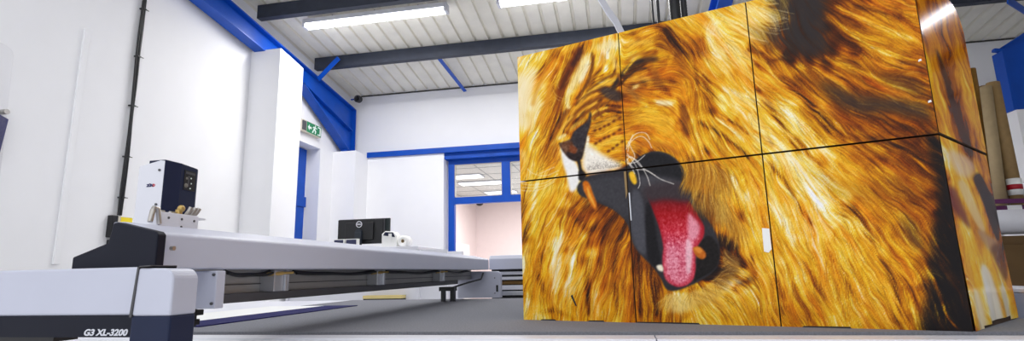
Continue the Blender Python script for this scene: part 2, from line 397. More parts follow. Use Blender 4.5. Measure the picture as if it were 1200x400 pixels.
# ---------------------------------------------------------------- the flatbed table
TZ = .9; X0, X1, Y0, Y1 = -1.9, 1.17, 1.6, 3.66
t = thing('cutting_table', (-.3, 2.5, 0), 'large flatbed table with grey felt bed and white front rail', 'table')
a = MB(); a.box(X0, Y0, TZ-.05, X1+.02, Y1, TZ); obj('felt_bed', a, felt_m, t)
a = MB(); a.box(X0-1.0, Y0+.02, TZ-.06, X0, Y1, TZ-.002); obj('side_board', a, white_m, t)
a = MB(); prof = [(Y0-.012, TZ-.008), (Y0-.10, TZ-.008), (Y0-.108, TZ-.016), (Y0-.118, TZ-.016), (Y0-.124, TZ-.010), (1.12, TZ-.012), (1.10, TZ-.03), (1.10, TZ-.16), (Y0-.012, TZ-.16)]
a.prism([(X0-.9, y, z) for y, z in prof], (.36-(X0-.9)-.282, 0, 0)); obj('front_rail', a, white_m, t)
a = MB(); a.prism([(.0815, y, z) for y, z in prof], (1.9, 0, 0)); r2 = obj('front_rail', a, white_m, t)
a = MB(); a.box(X0-.9, Y0-.012, TZ-.05, X1+.1, Y0, TZ-.012); obj('rail_gap', a, mat('navy gap strip', (34,34,48), .6), t)  # dark navy strip filling the gap between felt and rail
a = MB(); a.box(X0-.9, Y1-.1, TZ-.2, X1, Y1, TZ-.05); a.box(X0-.9, Y0, TZ-.2, X1, Y0+.1, TZ-.05); obj('frame', a, dgrey_m, t)
for lx in (-2.4, -.4, 1.0):
    for ly in (1.75, 3.5):
        a = MB(); a.box(lx-.05, ly-.05, .02, lx+.05, ly+.05, TZ-.2); a.box(lx-.08, ly-.08, 0, lx+.08, ly+.08, .02); obj('leg', a, dgrey_m, t)
er = thing('side_rail', (X1+.08, 2.8, 0), 'raised grey rail along the right end of the felt table behind the display', 'rail')
a = MB(); a.box(X1+.025, 1.93, TZ-.1, X1+.14, Y1+.1, TZ+.076); obj('rail_body', a, mat('blue grey rail', (150,156,176), .4), er, .004)
a = MB(); a.box(X1+.022, 1.925, TZ+.076, X1+.143, Y1+.1, TZ+.09); obj('rail_cap', a, white_m, er, .003)
for ly in (2.0, 3.6):
    a = MB(); a.box(X1+.05, ly, 0, X1+.11, ly+.06, TZ-.1); obj('leg', a, dgrey_m, er)
sh_ = thing('print_sheet', (-1.8, 2.4, TZ), 'white sheet with a navy border lying on the grey felt under the gantry', 'sheet')
a = MB(); a.box(-2.05, 1.75, TZ+.0005, -1.70, 2.93, TZ+.004); obj('sheet', a, paper_m, sh_)
a = MB(); a.box(-1.70, 1.75, TZ+.0005, -1.5, 2.95, TZ+.004); obj('navy_border', a, mat('navy border', (18,18,84), .7, spec=.08), sh_)
# ---------------------------------------------------------------- the gantry
g = thing('gantry_beam', (-.99, 2.4, 1.0), 'long white gantry beam across the felt table with a navy end cap', 'cutting gantry')
YN, YX = .975, 3.86
def sec(pts, y0, y1): return [(x, y0, z) for x, z in pts], (0, y1-y0, 0)
beam = [(-.942, 1.094), (-.942, 1.164), (-.947, 1.170), (-1.05, 1.196), (-1.075, 1.196), (-1.075, 1.094)]
a = MB(); a.prism(*sec(beam, YN, YX)); obj('beam_cover', a, lilac_m, g, .004)
cap = [(-.938, 1.092), (-.938, 1.164), (-.944, 1.170), (-1.042, 1.193), (-1.052, 1.192), (-1.060, 1.150), (-1.146, 1.122), (-1.146, 1.092)]
a = MB(); a.prism(*sec(cap, .955, .978)); ec = obj('end_cap', a, navy_m, g, .003)
a = MB(); a.tube([(-.936, .990, 1.136), (-.928, .990, 1.136)], .005, 10); obj('screw', a, nickel_m, g)
# inner structure under the cover
a = MB(); a.box(-1.16, 1.2, 1.028, -1.06, 3.80, 1.094); obj('beam_core', a, grey_m, g)
a = MB(); a.box(-1.06, 1.25, 1.052, -1.056, 3.78, 1.055); obj('core_groove', a, dgrey_m, g)
a = MB(); a.box(-1.16, 1.22, 1.005, -1.035, 3.40, 1.030); obj('lower_bar', a, dgrey_m, g, .002)
for y in (1.50, 2.20, 3.02):
    a = MB(); a.box(-1.06, y-.04, 1.03, -1.012, y+.005, 1.092); a.box(-1.06, y+.0055, 1.03, -1.004, y+.022, 1.092); obj('bracket', a, alu_m, g, .0015)
    a = MB(); a.tube([(-1.03, y-.06, 1.080), (-1.005, y-.01, 1.083)], .006, 10); a.tube([(-1.012, y-.02, 1.083), (-.99, y+.02, 1.084)], .004, 8); obj('fitting', a, brass_m, g)
# energy hoses slung below the cover
for k in range(4):
    y0 = (1.27, 1.58, 2.28, 3.06)[k]; y1 = (1.46, 2.16, 2.98, 3.6)[k]
    a = MB()
    for j in range(2):
        a.tube([(-1.03+.012*j, y0+(y1-y0)*u, 1.090-.006*j-(.012-.004*j)*math.sin(math.pi*u)-.002*math.sin(9*u+k)) for u in np.linspace(0, 1, 26)], .0055-.0015*j, 8)
    obj('hose', a, black_m, g)
# near and far end plates
a = MB(); a.prism(*sec([(-.927, 1.002), (-.927, 1.089), (-1.06, 1.089), (-1.06, 1.002)], 1.12, 1.15)); obj('end_plate', a, lilac_m, g, .003)
for (x, z) in ((-.934, 1.080), (-.934, 1.014)):
    a = MB(); a.tube([(x, 1.121, z), (x, 1.116, z)], .0035, 8); obj('screw', a, dgrey_m, g)
rp = [(-.845, .897), (-.845, 1.052)]+[(-.875+.03*math.cos(q), 1.052+.03*math.sin(q)) for q in np.linspace(.2, math.pi/2, 6)]+[(-1.16, 1.086), (-1.16, .897)]
a = MB(); a.prism(*sec(rp, 3.80, 3.86)); fp = obj('end_plate', a, lilac_m, g, .004)
a = MB(); a.box(-.875, 3.795, .94, -.862, 3.801, .985); obj('slot', a, black_m, fp)
for (x, z) in ((-.885, 1.035), (-.885, .93)):
    a = MB(); a.tube([(x, 3.802, z), (x, 3.795, z)], .004, 8); obj('screw', a, dgrey_m, fp)
# black stop and cable lever at the far end
a = MB(); a.box(-1.13, 3.3, .965, -1.03, 3.36, .99); a.box(-1.12, 3.31, .90, -1.10, 3.35, .97); a.box(-1.06, 3.31, .90, -1.035, 3.35, .97); a.tube([(-1.05, 3.33, .985), (-1.0, 3.5, 1.01), (-.96, 3.7, 1.03), (-.955, 3.74, 1.07)], .006, 8); obj('stop_bracket', a, black_m, g)
# near cover box with the dark band
hs = thing('x', (0,0,0), None, None) if False else None
def facepoly(mb, pts, y0, y1): mb.prism([(x, y0, z) for x, z in pts], (0, y1-y0, 0))
a = MB(); facepoly(a, [(-1.45, 1.005), (-.915, 1.005), (-.915, 1.096), (-1.45, 1.096)], .895, .955); cv = obj('drive_cover', a, lilac_m, g, .004)
a = MB(); facepoly(a, [(-1.45, .965), (-.912, .965), (-.912, 1.005), (-1.45, 1.005)], .893, .955); bd = obj('dark_band', a, navy_m, g)
cn = [(-.913, 1.004), (-.828, 1.004), (-.828, 1.068)]+[(-.852+.024*math.cos(q), 1.068+.024*math.sin(q)) for q in np.linspace(.2, math.pi/2, 7)]+[(-.909, 1.094)]
a = MB(); facepoly(a, cn, .888, .952); obj('corner_cover', a, lilac_m, g, .0045, 3)
a = MB(); facepoly(a, [(-.914, .945), (-.828, .945), (-.828, 1.0045), (-.914, 1.0045)], .8885, .9515); obj('corner_band', a, slate_m, g, .004)
a = MB(); facepoly(a, [(-.916, 1.002), (-.911, 1.002), (-.905, 1.0975), (-.88, 1.0985), (-.88, 1.0965), (-.909, 1.0955)], .886, .95); obj('seam', a, dgrey_m, g)
a = MB(); a.box(-1.36, .90, .955, -1.1, .95, .965); obj('skirt', a, black_m, g)
lettering('model_lettering', 'G3 XL-3200', .0185, mat('silver lettering', (216,218,228), .4), bd, lambda x, y, z: (-1.022+x*1.06, .8925-z, .9685+y*.88), shear=.22, bold=.00065)
# black guide under the near plate
a = MB(); a.box(-1.17, 1.27, .945, -1.135, 1.31, .995); a.box(-1.15, 1.27, .975, -1.115, 1.31, .99); a.box(-1.15, 1.27, .950, -1.125, 1.31, .965); a.tube([(-1.128, 1.268, .982), (-1.128, 1.264, .982)], .006, 12)
obj('guide_bracket', a, black_m, g, .002)

# ---------------------------------------------------------------- tool carriage behind the beam
k = thing('tool_carriage', (-1.18, 1.23, 1.19), 'tall white and navy tool head standing on the beam', 'tool head')
a = MB(); a.prism([(-1.229, 1.171, 1.19), (-1.151, 1.171, 1.19), (-1.151, 1.171, 1.377), (-1.165, 1.171, 1.379), (-1.229, 1.171, 1.366)], (0, .10, 0)); sp = obj('side_cover', a, white_m, k, .002)
for (x, z) in ((-1.164, 1.352), (-1.164, 1.262)):
    a = MB(); a.tube([(x, 1.172, z), (x, 1.168, z)], .0032, 8); obj('screw', a, dgrey_m, sp)
pl = [(-1.1505, 1.1715), (-1.140, 1.215), (-1.145, 1.276), (-1.15, 1.285), (-1.20, 1.285), (-1.20, 1.1715)]
def loft(mb, poly, z0, zt):
    b = [(x, y, z0) for x, y in poly]; c = [(x, y, zt(x, y)) for x, y in poly]; n = len(b)
    mb.add(b+c, [tuple(range(n))[::-1], tuple(range(n, 2*n))]+[(i, (i+1) % n, (i+1) % n+n, i+n) for i in range(n)])
a = MB(); loft(a, pl, 1.19, lambda x, y: 1.380-.06*(y-1.169)); fs = obj('front_shell', a, slate_m, k, .002)
def fr(u, z, o=.0): return (-1.140-.0052*u/.061*1.0+o, 1.215+u, z)
def frp(mb, u0, u1, z0, z1, o0, o1): mb.prism([fr(u0, z0, o0), fr(u1, z0, o0), fr(u1, z1, o0), fr(u0, z1, o0)], (o1-o0, 0, 0))
a = MB(); frp(a, .012, .056, 1.308, 1.362, -.003, .0012); wd = obj('window', a, black_m, k)
a = MB(); frp(a, .016, .052, 1.352, 1.358, 0, .002); frp(a, .026, .031, 1.318, 1.348, 0, .002); obj('rail', a, dgrey_m, wd)
a = MB(); a.ball(fr(.021, 1.320, .001), .0065, 10, 7, (.4, 1, 1)); a.ball(fr(.022, 1.340, .001), .004, 10, 7, (.4, 1, 1)); obj('pulley', a, mat('dull lens', (120,116,108), .4), wd)
for (u, z) in ((.038, 1.342), (.040, 1.328), (.037, 1.314)):
    a = MB(); a.ball(fr(u, z, .001), .0022, 8, 5); obj('indicator', a, signw_m, wd)
lettering('maker_lettering', 'Z\u00dcN', .0095, mat('navy lettering', (40,40,92), .5), sp, lambda x, y, z: (-1.199+x*.95, 1.1705-z, 1.3095+y), bold=.0006)
lettering('maker_lettering', 'D', .0095, mat('red lettering', (196,20,56), .5), sp, lambda x, y, z: (-1.1808+x*.95, 1.1705-z, 1.3095+y), bold=.0006)
b = thing('valve_block', (-1.07, 1.14, 1.19), 'pale metal block with pneumatic fittings lying on the beam before the tool head', 'valve block')
a = MB(); a.box(-1.085, 1.075, 1.185, -1.06, 1.20, 1.230); obj('block', a, white_m, b, .0015)
a = MB(); a.box(-1.08, 1.195, 1.222, -1.062, 1.225, 1.226); obj('tab', a, white_m, b)
for (y, w) in ((1.09, .020), (1.125, .016)):
    a = MB(); a.tube([(-1.07, y-w*.5, 1.231), (-1.07, y+w*.5, 1.231)], .004, 10); obj('pin', a, nickel_m, b)
a = MB(); a.tube([(-1.066, 1.068, 1.228), (-1.064, 1.065, 1.236), (-1.062, 1.060, 1.228), (-1.06, 1.054, 1.203)], .006, 10); a.tube([(-1.062, 1.060, 1.236), (-1.060, 1.072, 1.236), (-1.058, 1.078, 1.2)], .0055, 10); obj('elbow_fitting', a, nickel_m, b)
a = MB(); a.tube([(-1.07, 1.145, 1.230), (-1.07, 1.145, 1.241)], .008, 12); a.ball((-1.066, 1.147, 1.244), .009); obj('brass_fitting', a, brass_m, b)
for (y, ln) in ((1.168, .008), (1.181, .010), (1.192, .011)):
    a = MB(); a.tube([(-1.07, y, 1.229), (-1.066, y+ln*.6, 1.240), (-1.064, y+ln, 1.250)], .0055, 10); obj('push_fitting', a, nickel_m, b)
for (y, z) in ((1.105, 1.217), (1.145, 1.217), (1.185, 1.216), (1.145, 1.198)):
    a = MB(); a.tube([(-1.061, y, z), (-1.0585, y, z)], .003, 8); obj('bolt', a, dgrey_m, b)

# ---------------------------------------------------------------- feed unit beyond the table
f_ = thing('feed_unit', (.2, 4.1, .85), 'white feed unit with aluminium bars behind the far edge of the table', 'feeder')
FX0, FX1 = -.96, 1.1
a = MB(); a.prism([(FX0, 3.94, 1.095), (FX0, 3.94, 1.172), (FX0, 3.97, 1.198), (FX0, 4.3, 1.21), (FX0, 4.3, 1.095)], (FX1-FX0, 0, 0)); obj('top_cover', a, lilac_m, f_, .004)
a = MB(); a.box(FX0, 4.02, .86, FX1, 4.3, 1.1); obj('body', a, black_m, f_)
for z0, z1, mm, nm in ((1.055, 1.078, white_m, 'bar'), (1.018, 1.040, white_m, 'bar'), (.985, 1.010, card2_m, 'reflection_band'), (.945, .978, white_m, 'bar'), (.905, .935, alu_m, 'bar')):
    a = MB()
    if nm == 'reflection_band': a.tube([(FX0+.05, 4.02, (z0+z1)/2), (FX1, 4.02, (z0+z1)/2)], .014, 14)  # brownish reflection between the bars, put in as a coloured tube
    else: a.box(FX0+.02, 3.98, z0, FX1, 4.03, z1)
    obj(nm, a, mm, f_, .003 if nm == 'bar' else 0)
a = MB(); a.box(FX0, 4.1, 0, FX0+.06, 4.25, .87); obj('leg', a, dgrey_m, f_)
a = MB(); a.box(FX1-.06, 4.1, 0, FX1, 4.25, .87); obj('leg', a, dgrey_m, f_)

# ---------------------------------------------------------------- workstation by the back corner
w = thing('workstation', (-2.6, 5.85, 0), 'white standing workstation half hidden behind the gantry beam', 'workstation')
a = MB(); a.box(-3.66, 5.45, 1.33, -2.1, 6.2, 1.37); obj('worktop', a, white_m, w, .004)
a = MB(); a.box(-3.25, 6.1, 0, -1.8, 6.15, 1.33); obj('back_panel', a, white_m, w)
for x in (-3.66, -2.13):
    a = MB(); a.box(x, 5.5, 0, x+.03, 6.1, 1.33); obj('side_panel', a, white_m, w)
a = MB(); a.box(-3.66, 5.53, 0.0, -1.8, 5.55, 1.33); obj('front_panel', a, white_m, w)
a = MB(); a.box(-2.70, 5.42, .83, -2.26, 5.53, .862); sh = obj('shelf', a, wood_m, w); sh['label'] = 'pale yellow shelf board'
a = MB(); a.box(-2.70, 5.43, .812, -2.26, 5.53, .829); obj('shelf_trim', a, black_m, w)
mo = thing('monitor', (-2.84, 5.62, 1.37), 'black monitor seen from behind on the white workstation', 'monitor')
a = MB(); a.box(-3.12, 5.60, 1.425, -2.575, 5.635, 1.697); a.box(-3.02, 5.575, 1.46, -2.68, 5.60, 1.66); obj('screen_back', a, black_m, mo, .008)
a = MB(); a.box(-3.125, 5.63, 1.42, -2.57, 5.65, 1.702); obj('bezel', a, dgrey_m, mo, .004)
a = MB(); a.box(-2.885, 5.545, 1.385, -2.805, 5.578, 1.545); a.tube([(-2.845, 5.55, 1.545), (-2.845, 5.578, 1.545)], .0398, 18); obj('stand', a, mat('dark blue grey plastic', (28,36,48), .35), mo, .004)
a = MB(); a.box(-2.97, 5.5, 1.37, -2.72, 5.68, 1.385); obj('base', a, black_m, mo, .003)
a = MB(); a.pipe((-2.845, 5.572, 1.636), (-2.845, 5.566, 1.636), .036, .029, 28); obj('badge_ring', a, white_m, mo)
lettering('badge_lettering', 'DELL', .024, white_m, mo, lambda x, y, z: (-2.845+x, 5.572-z, 1.6295+y), depth=.002, bold=.0008, align='CENTER')
s2 = thing('small_screen', (-2.59, 5.7, 1.5), 'small dark screen half hidden behind the right edge of the monitor', 'screen')
a = MB(); a.box(-2.66, 5.66, 1.535, -2.52, 5.69, 1.705); obj('shell', a, mat('dark green grey', (24,36,38), .4), s2, .006)
a = MB(); a.box(-2.60, 5.68, 1.37, -2.57, 5.70, 1.54); obj('stand', a, black_m, s2)
for i, (x0, x1, lb) in enumerate(((-3.08, -2.955, 'small navy and white carton left of the monitor stand'), (-2.935, -2.80, 'small navy and white carton right before the monitor stand'))):
    q = thing('ink_carton', ((x0+x1)/2, 5.48, 1.37), lb, 'carton', 'small cartons before the monitor')
    a = MB(); a.box(x0, 5.46, 1.37, x1, 5.50, 1.462); obj('carton_body', a, mat('navy carton', (52,56,92), .5), q, .003)
    a = MB(); a.box(x0-.002, 5.458, 1.462, x1+.002, 5.502, 1.470); a.box(x1-.014, 5.457, 1.37, x1+.002, 5.502, 1.462); obj('flap', a, paper_m, q)
q = thing('tissue_dispenser', (-2.46, 5.55, 1.37), 'white box with navy top on the workstation right of the monitor', 'dispenser')
a = MB(); a.prism([(-2.54, 5.5, 1.37), (-2.365, 5.5, 1.37), (-2.365, 5.5, 1.49), (-2.40, 5.5, 1.535), (-2.50, 5.5, 1.545), (-2.54, 5.5, 1.515)], (0, .12, 0)); obj('body', a, paper_m, q, .008)
a = MB(); a.prism([(-2.52, 5.495, 1.497), (-2.385, 5.495, 1.475), (-2.395, 5.495, 1.50), (-2.41, 5.495, 1.527), (-2.50, 5.495, 1.532)], (0, .01, 0)); obj('window', a, slate_m, q)
a = MB(); a.box(-2.455, 5.488, 1.43, -2.42, 5.50, 1.515); obj('tissue', a, paper_m, q)
c = np.array((-2.295, 5.5, 1.43)); q = thing('paper_roll', (-2.315, 5.55, 1.37), 'white paper roll lying on the workstation, rightmost on its top', 'roll')
a = MB(); a.pipe(c+(0, .0, 0), c+(.01, .11, 0), .06, .018, 24); obj('paper', a, paper_m, q)
a = MB(); a.pipe(c+(0, -.002, 0), c+(.01, .112, 0), .018, .013, 16); obj('core', a, card3_m, q)
# ---------------------------------------------------------------- the printed lion
# The print is painted here as a colour field over the flat sheet that wraps the boxes.
# Image pixel coordinates: x 600..1150, y -60..400 (the camera view, projected onto the box fronts), S samples per unit.
import numpy as np
S = 2.0
CX0, CY0, CX1, CY1 = 596, -64, 1156, 400
CW, CH = int((CX1-CX0)*S), int((CY1-CY0)*S)
RNG = np.random.default_rng(7)
yy, xx = np.mgrid[0:CH, 0:CW].astype(np.float32)
PX = xx/S + CX0
PY = yy/S + CY0

def blur(a, r):
    # three box blurs, close to a gaussian
    r = int(max(1, round(r)))
    out = a.astype(np.float32)
    for _ in range(3):
        for ax in (0, 1):
            p = np.pad(out, [(r+1, r) if k == ax else (0, 0) for k in range(out.ndim)], mode='edge')
            c = np.cumsum(p, axis=ax, dtype=np.float64)
            n = out.shape[ax]
            hi = np.take(c, np.arange(2*r+1, 2*r+1+n), axis=ax)
            lo = np.take(c, np.arange(0, n), axis=ax)
            out = ((hi-lo)/(2*r+1)).astype(np.float32)
    return out

def bilin(a, x, y):
    x = np.clip(x, 0, a.shape[1]-1.001); y = np.clip(y, 0, a.shape[0]-1.001)
    i = x.astype(np.int32); j = y.astype(np.int32)
    fx = x-i; fy = y-j
    if a.ndim == 3:
        fx = fx[..., None]; fy = fy[..., None]
    return (a[j, i]*(1-fx)+a[j, i+1]*fx)*(1-fy)+(a[j+1, i]*(1-fx)+a[j+1, i+1]*fx)*fy

# brightness of the coat on a coarse grid (0 black .. 9 cream), rows every 20, columns every 20 from 610
TG = """
777777777777778621234555544
777777777777888611234555555
777777764457887411234554443
777478764358873221235555433
986467536556876543344544333
997666456666777654434454433
995645555755888765433444433
875545567757768877543333433
865456567767677887654333322
765887645666678889655433322
776832222056667778865544332
777822111066688778776544321
677543211105677879876544310
577533321103577788987654420
477644321001367778777655410
767864532101157776777655310
767865544321268767676665310
767865555578788766666665421
876766655577766665676665421
876766655577766665676665421
"""
TV = np.array([[int(c) for c in r] for r in TG.strip().split("\n")], np.float32)/9.0

# which way the hair lies (x, y, dx, dy)
DIRS = [(612,90,-.55,1),(612,160,-.4,1),(640,90,-.6,1),(640,170,-.5,1),(625,250,-.35,1),(615,320,-.25,1),(640,340,-.15,1),(655,260,-.3,1),
(660,100,-.35,1),(680,90,-.45,1),(695,70,-.35,1),(715,60,-.2,1),(690,120,-.8,.7),(705,100,-.9,.5),(680,260,-.55,1),(700,250,-.6,1),(690,320,-.25,1),
(720,290,-.35,1),(735,330,-.1,1),(760,345,.05,1),(700,365,-.2,1),(650,370,-.1,1),
(745,60,.8,-.5),(760,45,1,-.55),(745,85,1,-.6),(790,45,.5,.75),(770,75,.9,-.3),(780,110,1,.25),(760,120,1,.05),(790,140,.7,.7),(770,150,1,.3),(745,140,1,-.2),
(710,150,1,-.35),(700,180,1,-.1),(810,60,.45,.9),(815,110,.2,1),(812,150,.1,1),(810,180,.15,1),(835,45,.5,.85),(850,60,.75,.65),(870,30,.9,.5),(890,15,.85,.45),
(845,95,.75,.65),(850,140,.75,.65),(840,170,.55,.8),(880,110,.8,.55),(870,160,.7,.7),(900,150,.75,.65),(920,120,.8,.55),(940,170,.72,.7),(920,200,.62,.78),(900,230,.5,.86),
(950,230,.62,.78),(930,280,.5,.86),(905,300,.35,.93),(880,260,.35,.93),(860,230,.3,.95),(830,220,.05,1),(815,215,-.25,1),(830,260,.15,1),(850,280,.25,.95),
(845,315,.95,.1),(860,330,.9,.35),(825,345,.55,.8),(800,350,.1,1),(780,355,-.15,1),(870,350,.45,.9),(900,360,.25,.96),
(950,320,.42,.9),(960,370,.4,.9),(1000,290,.52,.85),(1010,350,.48,.87),(1000,220,.68,.72),(1050,230,.7,.7),(1050,300,.5,.85),(1060,350,.42,.9),(1040,170,.85,.5),(990,160,.78,.6),
(980,110,.8,.55),(940,70,.7,.7),(930,20,.2,1),(970,30,.75,.65),(1000,20,.85,.5),(1000,70,.85,.5),(1040,50,.92,.42),(1060,10,.92,.42),(1060,100,.95,.38),(1020,110,.9,.45),(1090,200,.8,.6),(1110,300,.4,.9)]

def fields():
    gx = (PX-610)/20.0; gy = PY/20.0
    # smooth grid look-up with jitter so the grid never shows
    nx = blur(RNG.standard_normal((CH, CW)), 9)*70; ny = blur(RNG.standard_normal((CH, CW)), 9)*70
    t = bilin(TV, np.clip(gx+nx*.25, 0, 26), np.clip(gy+ny*.25, 0, 19))
    d = np.array(DIRS, np.float32)
    dn = d[:, 2:]/np.linalg.norm(d[:, 2:], axis=1, keepdims=True)
    # double-angle averaging on a coarse lattice, then enlarged
    cy, cx = np.mgrid[CY0:CY1+9:8, CX0:CX1+9:8].astype(np.float32)
    w = 1.0/(((cx[..., None]-d[:, 0])**2+(cy[..., None]-d[:, 1])**2)**1.5+60)
    vx = (w*dn[:, 0]).sum(-1); vy_ = (w*dn[:, 1]).sum(-1)
    c2 = vx; s2 = vy_
    c2 = bilin(c2, (PX-CX0)/8, (PY-CY0)/8); s2 = bilin(s2, (PX-CX0)/8, (PY-CY0)/8)
    ang = np.arctan2(s2, c2) + blur(RNG.standard_normal((CH, CW)), 6)*2.2 + blur(RNG.standard_normal((CH, CW)), 18)*7.0
    return t, np.cos(ang).astype(np.float32), np.sin(ang).astype(np.float32)

def lic(n, vx, vy_, L, step=1.0):
    acc = n.copy(); wsum = 1.0
    for sgn in (1, -1):
        x = xx.copy(); y = yy.copy()
        for k in range(L):
            i = np.clip(x, 0, CW-1).astype(np.int32); j = np.clip(y, 0, CH-1).astype(np.int32)
            x = x+sgn*step*vx[j, i]; y = y+sgn*step*vy_[j, i]
            i = np.clip(x, 0, CW-1).astype(np.int32); j = np.clip(y, 0, CH-1).astype(np.int32)
            w = 0.5+0.5*np.cos(np.pi*k/L)
            acc += w*n[j, i]
            wsum += w
    a = acc/wsum
    return (a-a.mean())/a.std()

RAMP_T = [0, .10, .22, .36, .50, .63, .76, .88, 1.0]
RAMP_C = np.array([(14,12,16),(34,20,16),(84,34,6),(152,72,2),(204,116,2),(232,156,8),(248,192,30),(253,222,104),(255,247,224)], np.float32)
def ramp(t):
    t = np.clip(t, 0, 1)
    return np.stack([np.interp(t, RAMP_T, RAMP_C[:, k]) for k in range(3)], -1).astype(np.float32)

def poly_mask(pts, soft=0.8):
    pts = np.array(pts, np.float32)
    x0, y0 = pts.min(0)-6-3*soft; x1, y1 = pts.max(0)+6+3*soft
    i0 = max(0, int((x0-CX0)*S)); i1 = min(CW, int((x1-CX0)*S)+1); j0 = max(0, int((y0-CY0)*S)); j1 = min(CH, int((y1-CY0)*S)+1)
    X = PX[j0:j1, i0:i1]; Y = PY[j0:j1, i0:i1]
    ins = np.zeros(X.shape, bool)
    n = len(pts)
    for k in range(n):
        xa, ya = pts[k]; xb, yb = pts[(k+1) % n]
        if ya == yb: continue
        c = ((ya > Y) != (yb > Y)) & (X < (xb-xa)*(Y-ya)/(yb-ya)+xa)
        ins ^= c
    m = ins.astype(np.float32)
    if soft > 0: m = blur(m, soft*S*.6)
    out = np.zeros((CH, CW), np.float32); out[j0:j1, i0:i1] = m
    return out

def smooth_poly(pts, n=5):
    p = np.array(pts, np.float32); m = len(p); out = []
    for i in range(m):
        a, b, c, d = p[i-1], p[i], p[(i+1) % m], p[(i+2) % m]
        for k in range(n):
            t = k/n
            out.append(.5*((2*b)+(-a+c)*t+(2*a-5*b+4*c-d)*t*t+(-a+3*b-3*c+d)*t**3))
    return np.array(out)

def curve(pts, step=.35):
    p = np.array(pts, np.float32)
    p = np.vstack([2*p[0]-p[1], p, 2*p[-1]-p[-2]]); out = []
    for i in range(1, len(p)-2):
        a, b, c, d = p[i-1], p[i], p[i+1], p[i+2]
        n = max(2, int(np.linalg.norm(c-b)/step))
        t = np.linspace(0, 1, n, endpoint=False)[:, None]
        out.append(.5*((2*b)+(-a+c)*t+(2*a-5*b+4*c-d)*t*t+(-a+3*b-3*c+d)*t**3))
    return np.vstack(out)

def splat(img, x, y, col, alpha):
    # x, y in image pixels; anti-aliased dots blended over the picture
    fx = (x-CX0)*S-.5; fy = (y-CY0)*S-.5
    i = np.floor(fx).astype(np.int32); j = np.floor(fy).astype(np.int32)
    for dj in (0, 1):
        for di in (0, 1):
            w = (1-np.abs(fx-(i+di)))*(1-np.abs(fy-(j+dj)))*alpha
            ok = (i+di >= 0) & (i+di < CW) & (j+dj >= 0) & (j+dj < CH)
            ii = (i+di)[ok]; jj = (j+dj)[ok]; ww = w[ok][:, None]
            img[jj, ii] = img[jj, ii]*(1-ww)+col[ok]*ww

def stroke(img, pts, col, w0=.5, w1=.3, a=1.0):
    c = curve(pts, .2)
    n = len(c); t = np.linspace(0, 1, n)
    d = np.gradient(c, axis=0); d /= np.linalg.norm(d, axis=1, keepdims=True)+1e-6
    nrm = np.stack([-d[:, 1], d[:, 0]], 1)
    w = w0+(w1-w0)*t
    k = max(1, int(np.ceil(max(w0, w1)*2*S)))
    for o in np.linspace(-.5, .5, k) if k > 1 else [0.0]:
        q = c+nrm*(w*o*2)[:, None]*.5
        splat(img, q[:, 0], q[:, 1], np.tile(np.array(col, np.float32), (n, 1)), np.full(n, a*.42))

def hairs(img, x0, y0, vx, vy_, L, dt, alpha, jit=.25):
    # many hairs grown together along the direction field, brighter or darker than the coat they start from
    x = x0.copy(); y = y0.copy()
    off = RNG.normal(0, jit, len(x)).astype(np.float32)
    base = bilin(img, (x-CX0)*S, (y-CY0)*S)
    up = np.clip(dt, 0, 1)[:, None]*2.2; dn = np.clip(-dt, 0, 1)[:, None]*2.4
    lum = base.mean(1, keepdims=True)/255
    col = base+(np.array([255, 222, 120], np.float32)-base)*np.clip(up*np.clip(lum*2.2, .12, 1), 0, .9)
    col = col*(1-np.clip(dn, 0, .75))+np.array([60, 24, 6], np.float32)*np.clip(dn, 0, .75)
    for k in range(L):
        i = np.clip((x-CX0)*S, 0, CW-1).astype(np.int32); j = np.clip((y-CY0)*S, 0, CH-1).astype(np.int32)
        a = np.arctan2(vy_[j, i], vx[j, i])+off*(1-.5*k/L)
        x = x+np.cos(a)*.45; y = y+np.sin(a)*.45
        splat(img, x, y, col, alpha*np.minimum(1, (L-k)/(L*.5)))

def mix(img, m, col):
    if np.ndim(col) == 1: col = np.array(col, np.float32)
    return img*(1-m[..., None])+col*m[..., None]

